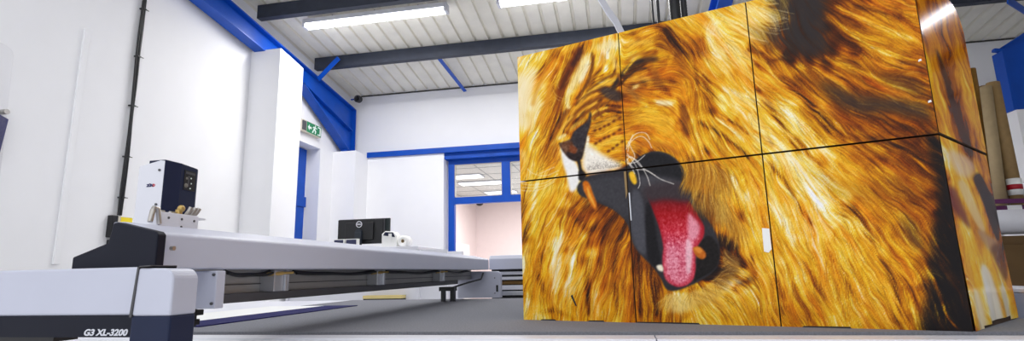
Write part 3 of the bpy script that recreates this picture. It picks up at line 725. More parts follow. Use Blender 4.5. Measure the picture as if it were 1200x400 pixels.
def paint():
    global TFIELD
    t, vx, vy_ = fields()
    fine = lic(RNG.standard_normal((CH, CW)).astype(np.float32), vx, vy_, 22)
    mid = lic(RNG.standard_normal((CH, CW)).astype(np.float32), vx, vy_, 44, 1.2)
    mid = mid + .8*lic(blur(RNG.standard_normal((CH, CW)), 1), vx, vy_, 40, 1.6)
    big = lic(blur(RNG.standard_normal((CH, CW)), 2), vx, vy_, 44, 2.0)
    # face: short hair, low contrast; mane: strong clumps
    face = poly_mask([(655,120),(690,60),(740,55),(790,60),(808,100),(806,180),(780,182),(740,196),(690,206),(664,200)], 8)
    soft = poly_mask([(600,70),(640,66),(634,110),(626,150),(616,180),(600,190)], 9)
    ex = extra_t()
    ex = ex*np.clip(1+.4*mid*np.sign(ex), .1, 1.7)
    t = t*.93
    t = np.where(ex < 0, np.maximum(t+ex, np.minimum(t, .24+.05*mid)), t+ex)
    TFIELD = np.clip(t, 0, 1)
    amp = (1-.55*face)*(1-.55*soft)
    hi = np.clip(t*2.2, .12, 1)
    tt = t + hi*(amp*(.07*mid+.04*big)+.07*fine)
    img = ramp(tt)
    # warmer and cooler locks
    hue = lic(blur(RNG.standard_normal((CH, CW)), 4), vx, vy_, 40, 2.0)
    img[..., 1] *= np.clip(1+.055*hue, .82, 1.045); img[..., 2] *= np.clip(1+.12*hue, .6, 1.4)
    # grey out-of-focus shade between the locks
    for pts, col, a in SHADE:
        m = poly_mask(smooth_poly(pts), 7)*a*np.clip(1.15-.22*mid-.25*big, 0, 1)
        img = mix(img, m, col)
    # colour touches on the face: soft strokes broken up by the short hair
    for pts, w, col, a in TOUCH:
        m = soft_stroke(pts, w)*a*np.clip(.85+.22*fine, 0, 1.25)
        img = mix(img, np.clip(m, 0, 1), np.array(col, np.float32)*(1+.07*fine[..., None]))
    # single hairs
    n = 30000
    hx = RNG.uniform(604, 1140, n).astype(np.float32); hy = RNG.uniform(-50, 385, n).astype(np.float32)
    lum = bilin(TFIELD, (hx-CX0)*S, (hy-CY0)*S)
    keep = RNG.uniform(0, 1, n) < np.clip(.25+lum*1.2, 0, 1)*bilin((1-.85*soft)*(1-.9*face), (hx-CX0)*S, (hy-CY0)*S)
    hx, hy, lum = hx[keep], hy[keep], lum[keep]
    dt = RNG.normal(.05, .16, len(hx)).astype(np.float32)*np.clip(lum*2, .25, 1)
    hairs(img, hx, hy, vx, vy_, 42, dt, RNG.uniform(.15, .7, len(hx)).astype(np.float32))
    # the face again, over the hair, crisp; then a little short hair
    for pts, w, col, a in TOUCH:
        p = np.array(pts)
        if (p[:, 0] < 648).all() and (p[:, 1] < 180).all():
            img = mix(img, np.clip(soft_stroke(pts, w*1.15)*a*np.clip(.95+.08*fine, 0, 1.1), 0, 1), np.array(col, np.float32))
        elif (p[:, 0] > 650).all() and (p[:, 0] < 810).all() and (p[:, 1] < 188).all():
            img = mix(img, np.clip(soft_stroke(pts, w*.8)*min(1, a*(.82 if np.mean(col) < 110 and w < 2 else 1.1))*np.clip(.92+.24*fine, 0, 1.25), 0, 1), np.array(col, np.float32)*(1+.06*fine[..., None]))
    n = 5200
    hx = RNG.uniform(660, 806, n).astype(np.float32); hy = RNG.uniform(45, 190, n).astype(np.float32)
    hairs(img, hx, hy, vx, vy_, 12, RNG.normal(.02, .16, n).astype(np.float32), RNG.uniform(.1, .55, n).astype(np.float32))
    img = features(img, vx, vy_)
    return np.clip(img, 0, 255)
def soft_stroke(pts, w):
    e = np.zeros((CH, CW), np.float32)
    c = curve(pts, .5)
    i = np.clip((c[:, 0]-CX0)*S, 0, CW-1).astype(int); j = np.clip((c[:, 1]-CY0)*S, 0, CH-1).astype(int)
    r = w*S
    i0, i1 = max(0, i.min()-int(4*r)-2), min(CW, i.max()+int(4*r)+3); j0, j1 = max(0, j.min()-int(4*r)-2), min(CH, j.max()+int(4*r)+3)
    im = np.zeros((j1-j0, i1-i0), np.float32); im[j-j0, i-i0] = 1
    b = blur(im, r*.5)
    e[j0:j1, i0:i1] = np.clip(b/(np.percentile(b[j-j0, i-i0], 60)+1e-6)*1.1, 0, 1)
    return e
def extra_t():
    # local brightness strokes added to the coat before the hair is combed: (points, width, amount)
    e = np.zeros((CH, CW), np.float32)
    for pts, w, a in EXTRA: e += soft_stroke(pts, w)*a
    return e
TOUCH = [
 # shadow between mane and bridge
 ([(680,57),(674,70),(667,84),(660,98),(654,112)],6,(124,50,8),.75), ([(681,58),(676,68),(670,78)],3.5,(58,28,26),.8), ([(668,82),(662,94),(657,106)],2.5,(74,34,16),.7), ([(660,104),(656,120),(653,134)],3,(150,74,14),.6),
 # pale bridge
 ([(688,66),(682,80),(675,94),(669,106)],6,(248,222,150),.85), ([(690,72),(686,84),(680,96)],4,(252,238,196),.75), ([(666,108),(665,118),(667,128)],2.6,(250,226,150),.8),
 ([(700,56),(712,53),(724,52)],6,(246,224,160),.7), ([(716,60),(720,72),(722,80)],4,(244,206,110),.6), ([(706,64),(706,74)],4,(222,150,30),.6), ([(736,54),(750,50),(764,50)],5,(240,186,60),.5),
 ([(694,62),(695,74),(693,84),(690,94),(683,106),(676,116)],1.5,(112,62,16),.8), ([(700,84),(694,94),(688,102)],1.5,(150,86,20),.5),
 # ridges and folds of the snout
 ([(722,86),(710,92),(698,100),(688,108)],1.6,(118,64,16),.75), ([(722,92),(710,98),(698,104),(686,112),(678,120)],2.4,(246,190,60),.8), ([(708,103),(696,107),(684,114),(674,124)],1.7,(116,60,14),.85),
 ([(700,110),(688,116),(676,126),(668,136)],1.8,(238,172,44),.7), ([(706,114),(692,119),(680,128),(670,140),(662,150)],1.8,(126,66,14),.85), ([(700,120),(686,128),(676,138)],1.8,(240,178,52),.7),
 ([(714,120),(700,124),(688,132),(678,144)],1.6,(132,72,16),.8), ([(712,126),(700,130),(692,136)],1.8,(244,188,60),.7), ([(724,126),(710,130),(700,136),(695,142)],1.5,(122,60,14),.75), ([(698,124),(702,132),(706,138)],1.6,(128,62,14),.6),
 ([(656,158),(662,146),(672,136)],2.5,(236,176,56),.7), ([(654,148),(660,138),(668,128)],2,(140,76,18),.7), ([(668,152),(676,146),(686,140)],3,(206,156,50),.7), ([(655,163),(659,160),(664,158)],2.4,(246,222,150),.8),
 # eye
 ([(706,106),(716,108),(726,112)],6,(64,50,46),.9), ([(710,112),(718,115),(727,117)],3.5,(70,52,44),.8), ([(718,105),(722,97),(728,89),(736,80),(746,73)],3,(48,32,28),.95), ([(740,77),(750,72),(760,70),(770,70)],4.5,(84,50,24),.75), ([(744,74),(754,71)],2.5,(44,32,30),.9),
 ([(731,86),(738,77),(746,68)],1.8,(246,190,50),.85), ([(724,86),(727,94)],2.5,(160,90,24),.6), ([(734,72),(744,65),(758,62)],3,(176,104,24),.45), ([(730,96),(738,88),(748,82),(758,80)],1.4,(60,40,30),.7),
 ([(730,104),(742,110),(752,118)],5,(196,126,40),.45), ([(738,94),(750,92),(762,94)],5,(236,178,60),.5), ([(766,82),(770,92),(774,102)],6,(150,84,20),.5), ([(742,104),(748,100)],3,(250,220,140),.5),
 # cheek and muzzle
 ([(770,120),(780,121),(788,122)],3.5,(253,236,190),.8), ([(744,134),(764,140),(784,146)],12,(240,180,44),.5), ([(744,172),(762,168),(782,172),(796,182)],4,(196,112,20),.55), ([(800,126),(803,140),(803,158)],5,(146,78,18),.55),
 ([(694,150),(706,146),(722,138)],5,(238,174,36),.6), ([(698,160),(712,155),(726,148)],3,(242,184,44),.6), ([(700,172),(714,166),(727,160)],3.5,(242,190,60),.6), ([(734,150),(740,166),(742,180)],5,(232,160,40),.4),
 ([(689,160),(688,170),(686,178)],2.4,(250,240,214),.85), ([(730,172),(736,182)],4,(196,110,30),.6),
 # cream mane beside the face, out of focus
 ([(612,86),(612,120),(612,150)],8,(250,232,190),.8), ([(626,80),(620,104),(616,130)],6,(250,230,180),.6), ([(632,116),(624,134),(618,150)],5,(248,222,160),.55), ([(640,82),(630,104),(624,124)],3,(222,150,40),.5), ([(646,100),(640,124),(632,146)],4,(220,140,30),.55),
 ([(612,176),(616,190)],5,(248,220,150),.6), ([(654,144),(650,164),(648,184)],4,(176,96,24),.5), ([(640,150),(636,172),(632,192)],3,(242,190,70),.5),
 # warm red shade under the jaw, pale locks of the throat
 ([(664,246),(676,252),(690,256),(700,252)],6,(190,84,10),.5), ([(686,268),(696,276),(692,290)],5,(176,72,8),.45), ([(652,284),(652,310),(652,340)],3.5,(252,234,176),.6), ([(668,286),(667,310)],2.5,(248,220,140),.5), ([(618,286),(616,310)],4,(248,222,150),.45),
 ([(716,262),(708,290),(704,318)],3,(150,70,8),.5), ([(740,300),(744,324),(748,350)],4,(120,56,10),.5),
 # chin
 ([(784,346),(800,352),(818,352),(836,344),(850,332)],5,(250,228,160),.6), ([(850,310),(860,314),(872,322)],5,(240,196,96),.5), ([(820,346),(836,352),(848,362)],3,(180,112,34),.5), ([(792,356),(800,370)],4,(246,206,100),.5), ([(856,326),(868,332)],3,(252,236,186),.6),
 # sunlit locks of the mane
 ([(828,26),(830,44),(838,58),(850,66)],4,(252,234,180),.6), ([(846,20),(864,34),(884,44)],5,(252,230,160),.5), ([(872,6),(890,14),(910,24)],5,(253,240,200),.6), ([(852,46),(868,58),(882,72)],4,(248,206,110),.5),
 ([(880,136),(896,158),(914,182),(932,206),(946,226)],5,(252,234,176),.6), ([(902,226),(914,246),(930,270)],3.5,(252,238,190),.65), ([(852,204),(862,218),(872,234)],3,(252,236,180),.6), ([(850,110),(868,114),(884,122)],3,(252,226,140),.5), ([(880,108),(900,120),(922,138)],3,(252,220,120),.5),
]
SHADE = [([(902,-20),(960,-20),(966,20),(968,44),(970,58),(956,66),(940,64),(926,56),(904,48),(896,38),(904,24)], (50,45,46), .86),
 ([(884,28),(910,36),(930,60),(944,76),(924,68),(900,54),(882,44)], (60,44,38), .5),
 ([(958,96),(990,104),(1020,112),(1076,118),(1090,140),(1050,132),(1010,134),(984,124)], (54,44,42), .8),
 ([(1030,86),(1074,92),(1080,112),(1050,106)], (60,42,34), .5),
 ([(1086,160),(1106,165),(1118,230),(1124,300),(1140,400),(1078,400),(1086,340),(1090,280),(1098,230)], (20,17,20), .97),
 ([(1056,250),(1072,262),(1080,290),(1072,292),(1060,272)], (46,36,36), .6),
 ([(944,196),(1000,215),(1080,200),(1090,240),(1040,236),(990,232)], (90,40,10), .22),
]
EXTRA = [
 # mane edge beside the face
 ([(682,56),(675,70),(668,84),(662,100)],7,-.34), ([(680,58),(672,74),(666,88)],3,-.2), ([(662,104),(658,118),(655,134),(652,150)],5,-.22),
 ([(652,80),(648,100),(642,124)],5,-.14), ([(640,74),(628,86),(616,96)],5,-.16), ([(640,120),(632,150),(624,176)],5,.12), ([(648,150),(646,170),(640,190)],4,-.2),
 # bridge of the nose, pale
 ([(684,70),(674,90),(668,108),(664,122)],5,.3), ([(690,62),(686,76),(680,92)],4,.2), ([(696,64),(694,82),(686,102),(676,118)],2,-.3), ([(716,48),(712,58),(708,72)],8,.25), ([(730,48),(722,56)],6,.16),
 # closed eye and its creases
 ([(724,100),(733,90),(744,80),(757,72)],3.4,-.42), ([(728,97),(738,86),(752,76)],1.6,-.4), ([(757,72),(766,70)],2,-.2), ([(727,94),(722,100),(716,106)],2.6,-.42),
 ([(706,104),(714,109),(728,114)],6,-.42), ([(712,110),(722,113)],4,-.3), ([(727,98),(738,106),(748,116)],4,-.18), ([(744,68),(735,78),(728,86)],2,.2), ([(742,92),(752,88),(760,84)],3,.12),
 ([(738,100),(748,98),(760,96)],4,-.12), ([(700,98),(710,96),(720,94)],2,.15), ([(704,90),(714,86),(722,82)],2,-.2),
 # snout wrinkles
 ([(660,134),(670,124),(682,116),(696,108),(712,102)],2,-.34), ([(664,142),(676,130),(690,122),(706,118)],2,-.36),
 ([(672,148),(682,135),(696,127),(714,124),(728,126)],2,-.34), ([(686,144),(698,134),(714,130),(728,132)],1.8,-.3), ([(698,146),(710,140),(724,136)],1.6,-.24),
 ([(664,130),(676,119),(690,112)],1.6,.2), ([(668,137),(682,125),(698,117)],1.6,.2), ([(678,142),(692,129),(710,126)],1.6,.18), ([(694,142),(708,134),(722,132)],1.4,.16), ([(704,152),(716,148),(726,146)],2.5,.12),
 ([(704,68),(710,78),(712,92)],3,.14), ([(712,70),(702,84),(694,98)],2,-.26), ([(720,66),(722,80),(716,92)],2,-.2), ([(658,150),(664,156)],4,-.24), ([(692,160),(698,150),(706,144)],3,-.12),
 # cheek
 ([(766,118),(778,121),(788,121)],4,.26), ([(756,124),(770,128)],3,.1), ([(764,90),(772,98),(780,108)],9,-.2), ([(760,106),(770,110),(784,108)],5,-.14), ([(786,92),(790,104)],6,-.12), ([(800,122),(802,142),(804,160)],6,-.24),
 ([(768,36),(784,40),(796,52),(808,62),(818,64)],8,-.24), ([(780,30),(786,40)],4,-.12), ([(836,30),(832,44),(836,58),(848,66)],5,.24), ([(824,86),(830,104),(836,118)],6,-.22), ([(812,70),(816,84),(818,100)],3,-.16),
 ([(818,142),(832,150),(846,158),(858,168)],3,-.26), ([(852,140),(866,148),(878,158)],2.5,-.3), ([(860,168),(870,177),(878,186)],2.4,-.45), ([(824,172),(832,180)],4,-.3), ([(832,128),(838,134)],4,-.24),
 ([(846,104),(866,110),(888,120)],4,.2), ([(838,138),(856,150),(872,166)],2.5,.14), ([(760,178),(776,174),(792,180)],4,-.24), ([(742,178),(750,186)],5,-.26),
 # mane streaks, dark then light
 ([(886,104),(900,122),(914,144),(930,168),(938,180)],4,-.3), ([(914,90),(938,110),(956,132),(974,156)],5,-.28), ([(884,128),(896,150),(906,172)],2.6,-.24), ([(960,130),(976,150),(990,166)],3,-.26),
 ([(930,160),(950,182),(966,206),(980,232),(992,256)],5,-.24), ([(888,110),(910,120),(930,138),(946,158)],4,.22), ([(880,132),(900,156),(924,184),(944,212),(962,246)],5,.16), ([(920,128),(944,148),(966,170)],2.5,.14),
 ([(900,190),(920,214),(938,244),(952,264)],3,-.3), ([(902,236),(916,258),(934,284)],5,.24), ([(950,186),(970,212),(984,236)],2.6,.12), ([(906,206),(924,236)],2.5,.1),
 ([(994,236),(1010,262),(1028,290)],7,-.28), ([(974,296),(986,320),(1000,346)],4,-.16), ([(942,306),(956,332),(968,350)],4,-.17), ([(904,316),(912,336),(918,370)],3,-.22), ([(1030,300),(1046,330),(1056,370)],5,-.2),
 ([(880,300),(888,340),(890,370)],4,-.18), ([(920,270),(934,300),(944,330)],3,.16), ([(950,280),(966,310),(980,350)],3,.14), ([(990,300),(1006,340),(1016,370)],3,.14), ([(1020,270),(1040,310)],3,.1),
 ([(980,6),(1010,24),(1040,36),(1078,48)],4,.2), ([(968,20),(990,34),(1020,56),(1070,72)],3,.14), ([(966,66),(1000,82),(1030,92),(1074,112)],4,.16), ([(1000,8),(1030,14),(1070,26)],3,-.16), ([(990,50),(1020,66),(1060,80)],4,-.18),
 ([(1000,128),(1030,140),(1070,152),(1096,166)],5,-.12), ([(985,148),(1010,160),(1040,182)],4,.12), ([(936,76),(960,84),(990,104)],4,.16), ([(1010,160),(1050,172),(1090,192)],4,-.14),
 # left mane
 ([(640,78),(626,98),(614,122)],4,-.16), ([(618,216),(614,240),(610,262)],4,-.26), ([(668,236),(660,262),(656,290)],6,.1), ([(652,280),(652,310),(650,344)],5,.24), ([(620,262),(614,284)],5,-.26), ([(664,244),(676,254),(694,258)],7,-.24),
 ([(680,262),(690,270),(700,268)],6,-.16), ([(720,240),(712,262),(706,290),(700,320)],4,-.2), ([(734,262),(724,290),(718,320)],4,-.2), ([(692,300),(688,330),(692,370)],4,-.26), ([(672,290),(668,320),(664,350)],4,.14), ([(610,300),(616,330)],5,.16),
 ([(700,330),(698,350),(704,372)],4,.14), ([(720,330),(722,352),(728,372)],4,-.2), ([(640,290),(630,316),(638,344)],4,-.2), ([(745,296),(748,330),(752,370)],6,-.26), ([(634,366),(650,364),(664,370)],4,-.2), ([(616,340),(622,360)],4,.16), ([(630,214),(626,240),(624,262)],3,.12),
 # chin
 ([(786,344),(800,350),(816,350),(832,344)],6,.22), ([(846,306),(858,312),(872,322)],7,.2), ([(840,330),(854,334),(868,340)],5,.24), ([(770,330),(766,350),(770,370)],6,-.26), ([(758,306),(764,326)],6,-.16),
 ([(808,348),(826,356),(842,366)],4,-.16), ([(860,276),(866,300),(874,318)],4,-.2), ([(856,206),(866,222),(874,238)],4,.24), ([(844,186),(836,210),(832,236)],4,-.16), ([(850,346),(862,358)],3,-.16), ([(846,288),(850,300)],4,-.2),
]

def features(img, vx, vy_):
    g = blur(RNG.standard_normal((CH, CW)), 1)
    g = g/g.std()
    def patch(pts, col, soft=.8, grain=0):
        nonlocal img
        m = poly_mask(smooth_poly(pts), soft)
        c = np.array(col, np.float32)+g[..., None]*grain
        img = mix(img, m, c)
    # ---- white of the muzzle and chin
    patch([(657,171),(664,180),(674,189),(679,200),(680,210),(675,222),(668,224),(664,206),(659,190)], (247,244,240), 1.6, 3)
    patch([(684,176),(690,170),(702,178),(716,186),(728,192),(726,197),(706,202),(688,204),(682,194)], (248,240,226), 3, 5)
    # ---- nose
    patch([(655,168),(660,167),(668,163),(672,155),(680,148),(688,142),(691,131),(693,134),(692,146),(688,158),(686,168),(684,179),(681,187),(675,189),(667,186),(660,178)], (62,48,44), .7, 6)
    patch([(657,169),(666,165),(672,168),(674,176),(668,182),(661,177)], (108,68,44), 1.6, 9)
    patch([(672,157),(680,149),(689,144),(688,156),(684,172),(676,174),(671,166)], (52,46,50), 1.2, 5)
    patch([(664,178),(674,180),(682,178),(680,187),(674,188),(667,185)], (42,30,30), 1.2, 4)
    patch([(668,170),(676,174),(674,180),(668,177)], (128,66,34), 1.2, 8)
    # cleft
    patch([(676,187),(680,188),(682,198),(687,205),(684,212),(678,210),(678,198)], (30,27,31), .6)
    # ---- mouth hollow
    mouth = [(676,220),(682,211),(690,206),(706,203),(728,198),(740,190),(754,181),(768,177),(782,180),(794,188),(802,200),(806,214),(812,232),(822,248),(834,264),(842,284),(843,304),(836,318),
             (822,328),(806,336),(790,341),(780,338),(774,326),(764,312),(752,300),(742,286),(737,268),(731,257),(720,247),(706,240),(692,234),(680,229)]
    patch(mouth, (47,45,50), 1.0, 2)
    patch([(684,214),(720,206),(734,214),(738,240),(734,256),(716,242),(698,234),(686,226)], (60,59,64), 2.5, 2)
    patch([(744,188),(768,179),(790,188),(800,202),(802,214),(780,210),(752,206),(742,198)], (30,29,33), 2, 2)
    patch([(752,206),(790,210),(806,222),(800,236),(770,234),(752,226)], (70,68,73), 3, 2)
    patch([(742,222),(752,230),(756,260),(760,292),(752,298),(742,282),(738,252)], (76,76,83), 2.5, 2)
    patch([(757,240),(764,246),(770,280),(774,308),(768,314),(758,296)], (24,22,26), 1.6, 2)
    # ---- tongue
    tongue = [(758,226),(770,221),(786,219),(800,224),(808,236),(818,252),(825,266),(824,278),(817,290),(815,304),(815,320),(811,329),(803,335),(793,336),(783,331),(778,322),(776,304),(777,288),(772,266),(764,244)]
    m = poly_mask(smooth_poly(tongue), 1.2)
    k = np.clip((PY-222)/95, 0, 1)
    ccol = np.stack([np.interp(k, [0,.1,.3,.5,.7,1], [66,112,166,200,216,222]), np.interp(k, [0,.1,.3,.5,.7,1], [18,10,14,44,96,112]), np.interp(k, [0,.1,.3,.5,.7,1], [22,18,26,62,120,134])], -1)
    bump = lic(RNG.standard_normal((CH, CW)).astype(np.float32), np.full((CH, CW), .3, np.float32), np.full((CH, CW), .95, np.float32), 3)
    bump2 = blur(RNG.standard_normal((CH, CW)), 1); bump2 = bump2/bump2.std()
    ccol = ccol+(bump+.8*bump2)[..., None]*np.array([14, 26, 23])*np.clip(k*1.6, .15, 1)[..., None]
    rim = poly_mask(smooth_poly([(x+(790-x)*.16, y+(285-y)*.04) for x, y in tongue]), 3)
    ccol = ccol*(rim+(1-rim)*.25)[..., None]+(1-rim[..., None])*.75*np.stack([np.interp(k, [0,.3,1], [60,150,196]), np.interp(k, [0,.3,1], [14,8,26]), np.interp(k, [0,.3,1], [18,20,44])], -1)
    img = mix(img, m, ccol)
    m2 = poly_mask(smooth_poly([(806,250),(814,256),(820,266),(818,276),(812,282),(806,276),(806,262)]), 2.6)*.8
    img = mix(img, m2, np.array([240,172,188], np.float32)+8*bump[..., None])
    m2 = poly_mask(smooth_poly([(782,296),(790,288),(796,300),(794,322),(786,324)]), 3)*.55*np.clip(.8+.3*bump2, 0, 1.2)
    img = mix(img, m2, np.array([240,166,182], np.float32))
    patch([(804,282),(810,284),(811,302),(808,320),(804,316)], (244,186,198), 1.6, 8)
    patch([(756,218),(800,214),(812,226),(806,236),(780,234),(760,236)], (58,48,52), 4, 2)
    # dark lip right of the tongue
    patch([(818,290),(830,276),(841,288),(842,306),(834,318),(818,327),(813,330),(816,312)], (26,22,22), 1.2, 3)
    # ---- teeth
    patch([(683,214),(687,212),(691,216),(695,227),(699,238),(698,246),(693,241),(688,231),(684,223)], (214,112,18), .8, 6)
    patch([(688,218),(693,230),(698,243),(694,238),(689,228)], (244,176,60), .8)
    patch([(737,203),(742,201),(745,207),(746,214),(743,216),(739,211)], (244,190,40), .6, 5)
    patch([(812,291),(819,289),(826,295),(827,301),(822,304),(815,299)], (196,104,26), .9, 5)
    patch([(813,291),(819,290),(823,294),(819,297)], (226,140,50), .7)
    patch([(769,312),(774,310),(777,313),(777,318),(772,317)], (250,240,214), .6)
    # ---- tufts of mane hanging over the corner of the mouth
    n = 900
    for (ax, ay, bx, by, ln, cnt, s0) in [(804,192,848,204,70,900,.75), (818,226,846,240,56,420,.7), (840,232,868,270,56,420,.65)]:
        u = RNG.uniform(0, 1, cnt).astype(np.float32)
        hx = ax+(bx-ax)*u+RNG.normal(0, 4, cnt); hy = ay+(by-ay)*u+RNG.normal(0, 5, cnt)
        hairs(img, hx.astype(np.float32), hy.astype(np.float32), vx, vy_, ln, RNG.normal(.02, .2, cnt).astype(np.float32), np.full(cnt, s0, np.float32), .22)
    # chin bristles growing down and out from the lip
    cnt = 1500
    u = RNG.uniform(0, 1, cnt).astype(np.float32)
    q = np.array([(782,340),(796,340),(812,336),(828,328),(842,312),(845,290)], np.float32)
    idx = u*4.99; i = idx.astype(int); fr = (idx-i)[:, None]
    b = q[i]*(1-fr)+q[i+1]*fr
    away = b-np.array([800, 285]); b = b+away/np.linalg.norm(away, axis=1, keepdims=True)*5.5
    hairs(img, (b[:, 0]+RNG.normal(0, 1.5, cnt)).astype(np.float32), (b[:, 1]+2+RNG.normal(0, 1.5, cnt)).astype(np.float32), vx, vy_, 46,
          RNG.normal(.24, .24, cnt).astype(np.float32), np.full(cnt, .6, np.float32), .4)
    # ---- whisker spots
    for row in ([(697,153),(703,151),(708,148),(713,146),(719,142),(726,138)], [(698,168),(703,165),(708,162),(713,160),(719,157),(726,152)], [(713,177),(718,174),(723,170),(729,166)]):
        for x, y in row:
            patch([(x-2.4,y+.8),(x,y-1.5),(x+2.6,y-1),(x+.3,y+1.6)], (104,46,14), .8)
    # stubble over the upper lip
    cnt = 500
    x = RNG.uniform(688, 730, cnt); y = 200-(x-686)*.1-np.abs(RNG.normal(0, 4, cnt))
    splat(img, x, y, np.tile(np.array([60,42,34], np.float32), (cnt, 1)), np.full(cnt, .6))
    # ---- whiskers
    for pts in ([(733,176),(742,164),(752,160),(760,166),(764,174)], [(734,172),(744,158),(756,156),(762,164)], [(734,182),(748,190),(758,206),(762,218)], [(735,180),(746,196),(750,214),(748,221)],
                [(734,186),(744,198),(758,200),(774,210),(790,216)], [(733,188),(740,196),(744,204)], [(736,178),(738,168),(742,158)], [(733,190),(740,184),(752,196),(768,206)], [(738,194),(744,184),(740,174),(736,166)],
                [(735,192),(746,190),(756,182)]):
        stroke(img, pts, (252,244,234), .8, .45, 1.0)
    for pts in ([(655,200),(640,206),(626,204),(618,198)], [(654,204),(640,214),(622,217),(606,214)], [(655,207),(642,216),(628,220),(612,220)], [(650,213),(634,222),(618,224),(606,222)],
                [(664,226),(656,240),(648,256),(640,266)], [(650,196),(632,204)]):
        stroke(img, pts, (252,240,212), .75, .4, .95)
    for pts in ([(657,186),(644,194),(630,202)], [(659,110),(655,104),(652,98)], [(658,114),(652,108),(648,102)]):
        stroke(img, pts, (120,60,20), .5, .3, .6)
    for pts in ([(655,104),(653,98),(656,92)], [(660,116),(652,112),(648,106)], [(662,118),(656,118),(650,114)]):
        stroke(img, pts, (240,200,120), .4, .3, .7)
    # wispy pale hairs of the brow and the mane top
    for pts in ([(832,24),(826,40),(830,56),(842,66)], [(838,22),(830,38),(836,54),(850,62)], [(846,20),(836,36),(842,52),(858,58)], [(852,22),(866,34),(884,44),(900,48)], [(860,14),(876,26),(896,36),(914,40)],
                [(868,8),(884,20),(902,30),(922,26)], [(872,2),(890,10),(908,16),(920,20)], [(880,-4),(896,4),(910,4)], [(840,50),(856,62),(872,76),(884,92)], [(850,44),(866,58),(880,70)],
                [(824,60),(832,76),(842,90)], [(846,66),(862,78),(878,90),(896,104)]):
        for o in range(5):
            j = RNG.normal(0, 2.4, 2); k2 = RNG.normal(0, 2.5, 2)
            p2 = [(x+j[0]+k2[0]*n_/3, y+j[1]+k2[1]*n_/3) for n_, (x, y) in enumerate(pts)]
            stroke(img, p2, (254,240,200) if o % 2 else (250,216,130), .5, .3, .55)
    return img
# ---------------------------------------------------------------- rolls and tubes at the right edge
r = thing('tube_rack', (3.5, 5.2, 0), 'rack with a purple front bar holding card tubes behind the display', 'rack')
a = MB(); a.box(2.75, 5.09, 1.44, 4.3, 5.5, 1.475); obj('shelf', a, white_m, r)
a = MB(); a.bar((2.75, 5.0, 1.556), (4.3, 5.0, 1.535), .02, .036); obj('front_bar', a, purple_m, r, .004)
a = MB(); a.box(2.75, 5.03, 1.486, 3.09, 5.05, 1.518); a.box(3.19, 5.03, 1.486, 4.3, 5.05, 1.518); obj('lower_bar', a, purple_m, r)
a = MB(); a.box(3.09, 5.025, 1.483, 3.19, 5.048, 1.52); obj('shelf_label', a, paper_m, r)
for x in (2.78, 4.25):
    a = MB(); a.box(x, 5.2, 0, x+.05, 5.5, 1.44); obj('upright', a, purlin_m, r)
def cardtube(x0, y0, x1, y1, zt, rad, mm, lb, inner=None):
    q = 1.028; x0, y0, x1, y1, zt, rad = x0*q, y0*q, x1*q, y1*q, 1.07+(zt-1.07)*q, rad*.97
    t = thing('card_tube', (x0, y0, 1.475), lb, 'card tube', 'card tubes standing in the rack')
    a = MB(); a.pipe((x0, y0, 1.475), (x1, y1, zt), rad, rad*.82, 22); obj('tube_wall', a, mm, t)
    return t
cardtube(3.03, 5.16, 3.105, 5.25, 2.79, .040, card2_m, 'tallest dark brown card tube, top left of the bunch')
cardtube(3.108, 5.21, 3.165, 5.27, 2.77, .036, mat('ochre card', (138,98,30), .75, vary=.12, scale=20), 'ochre brown card tube just right of the tallest one')
cardtube(2.985, 5.10, 3.03, 5.20, 2.68, .036, card3_m, 'greyish card tube leftmost, close behind the display edge')
cardtube(3.03, 5.0, 3.115, 5.05, 2.53, .044, card3_m, 'pale card tube in front of the ochre brown tube')
cardtube(3.165, 5.17, 3.222, 5.26, 2.60, .028, card2_m, 'thin dark card tube peeping out behind the pale right tube')
tt_ = cardtube(3.16, 5.02, 3.19, 5.08, 2.57, .050, card_m, 'thick tan card tube with white tape and red label, rightmost')
a = MB(); a.pipe((3.163*1.028, 5.02*1.028, 1.61), (3.168*1.028, 5.026*1.028, 1.75), .0505, .0485, 22); obj('tape', a, paper_m, tt_)
a = MB(); a.pipe((3.1645*1.028, 5.0225*1.028, 1.657), (3.166*1.028, 5.024*1.028, 1.70), .0515, .0495, 22); lb_ = obj('label_band', a, red_m, tt_); lb_['label'] = 'red label band'
cardtube(3.085, 5.04, 3.11, 5.12, 2.2, .018, card2_m, 'thin brown card rod between the two pale tubes')
t = thing('vinyl_roll', (3.6, 4.98, 1.285), 'big pale grey vinyl roll lying across under the card tubes', 'vinyl roll')
a = MB(); a.pipe((2.7, 4.98, 1.385), (4.3, 4.98, 1.375), .098, .04, 32); obj('vinyl', a, mat('pale grey vinyl', (196,196,204), .35), t)
a = MB(); a.pipe((2.69, 4.98, 1.385), (4.31, 4.98, 1.375), .04, .034, 20); obj('core', a, card_m, t)
t = thing('brown_cabinet', (3.5, 5.1, 0), 'dark brown cabinet under the pale vinyl roll', 'cabinet')
a = MB(); a.box(2.6, 4.9, 0, 4.3, 4.99, 1.27); a.box(2.86, 4.99, .0, 4.22, 5.18, 1.26); obj('carcass', a, brown_m, t, .004)
a = MB(); a.box(2.7, 4.885, .1, 3.45, 4.9, 1.2); dd = obj('door', a, brown_m, t, .003)
a = MB(); a.box(3.5, 4.885, .1, 4.2, 4.9, 1.2); obj('door', a, brown_m, t, .003)
a = MB(); a.tube([(3.4, 4.87, .6), (3.4, 4.87, .75)], .008, 8); obj('handle', a, nickel_m, dd)
t = thing('steel_shelf', (2, 2, 0), None, None) if False else None

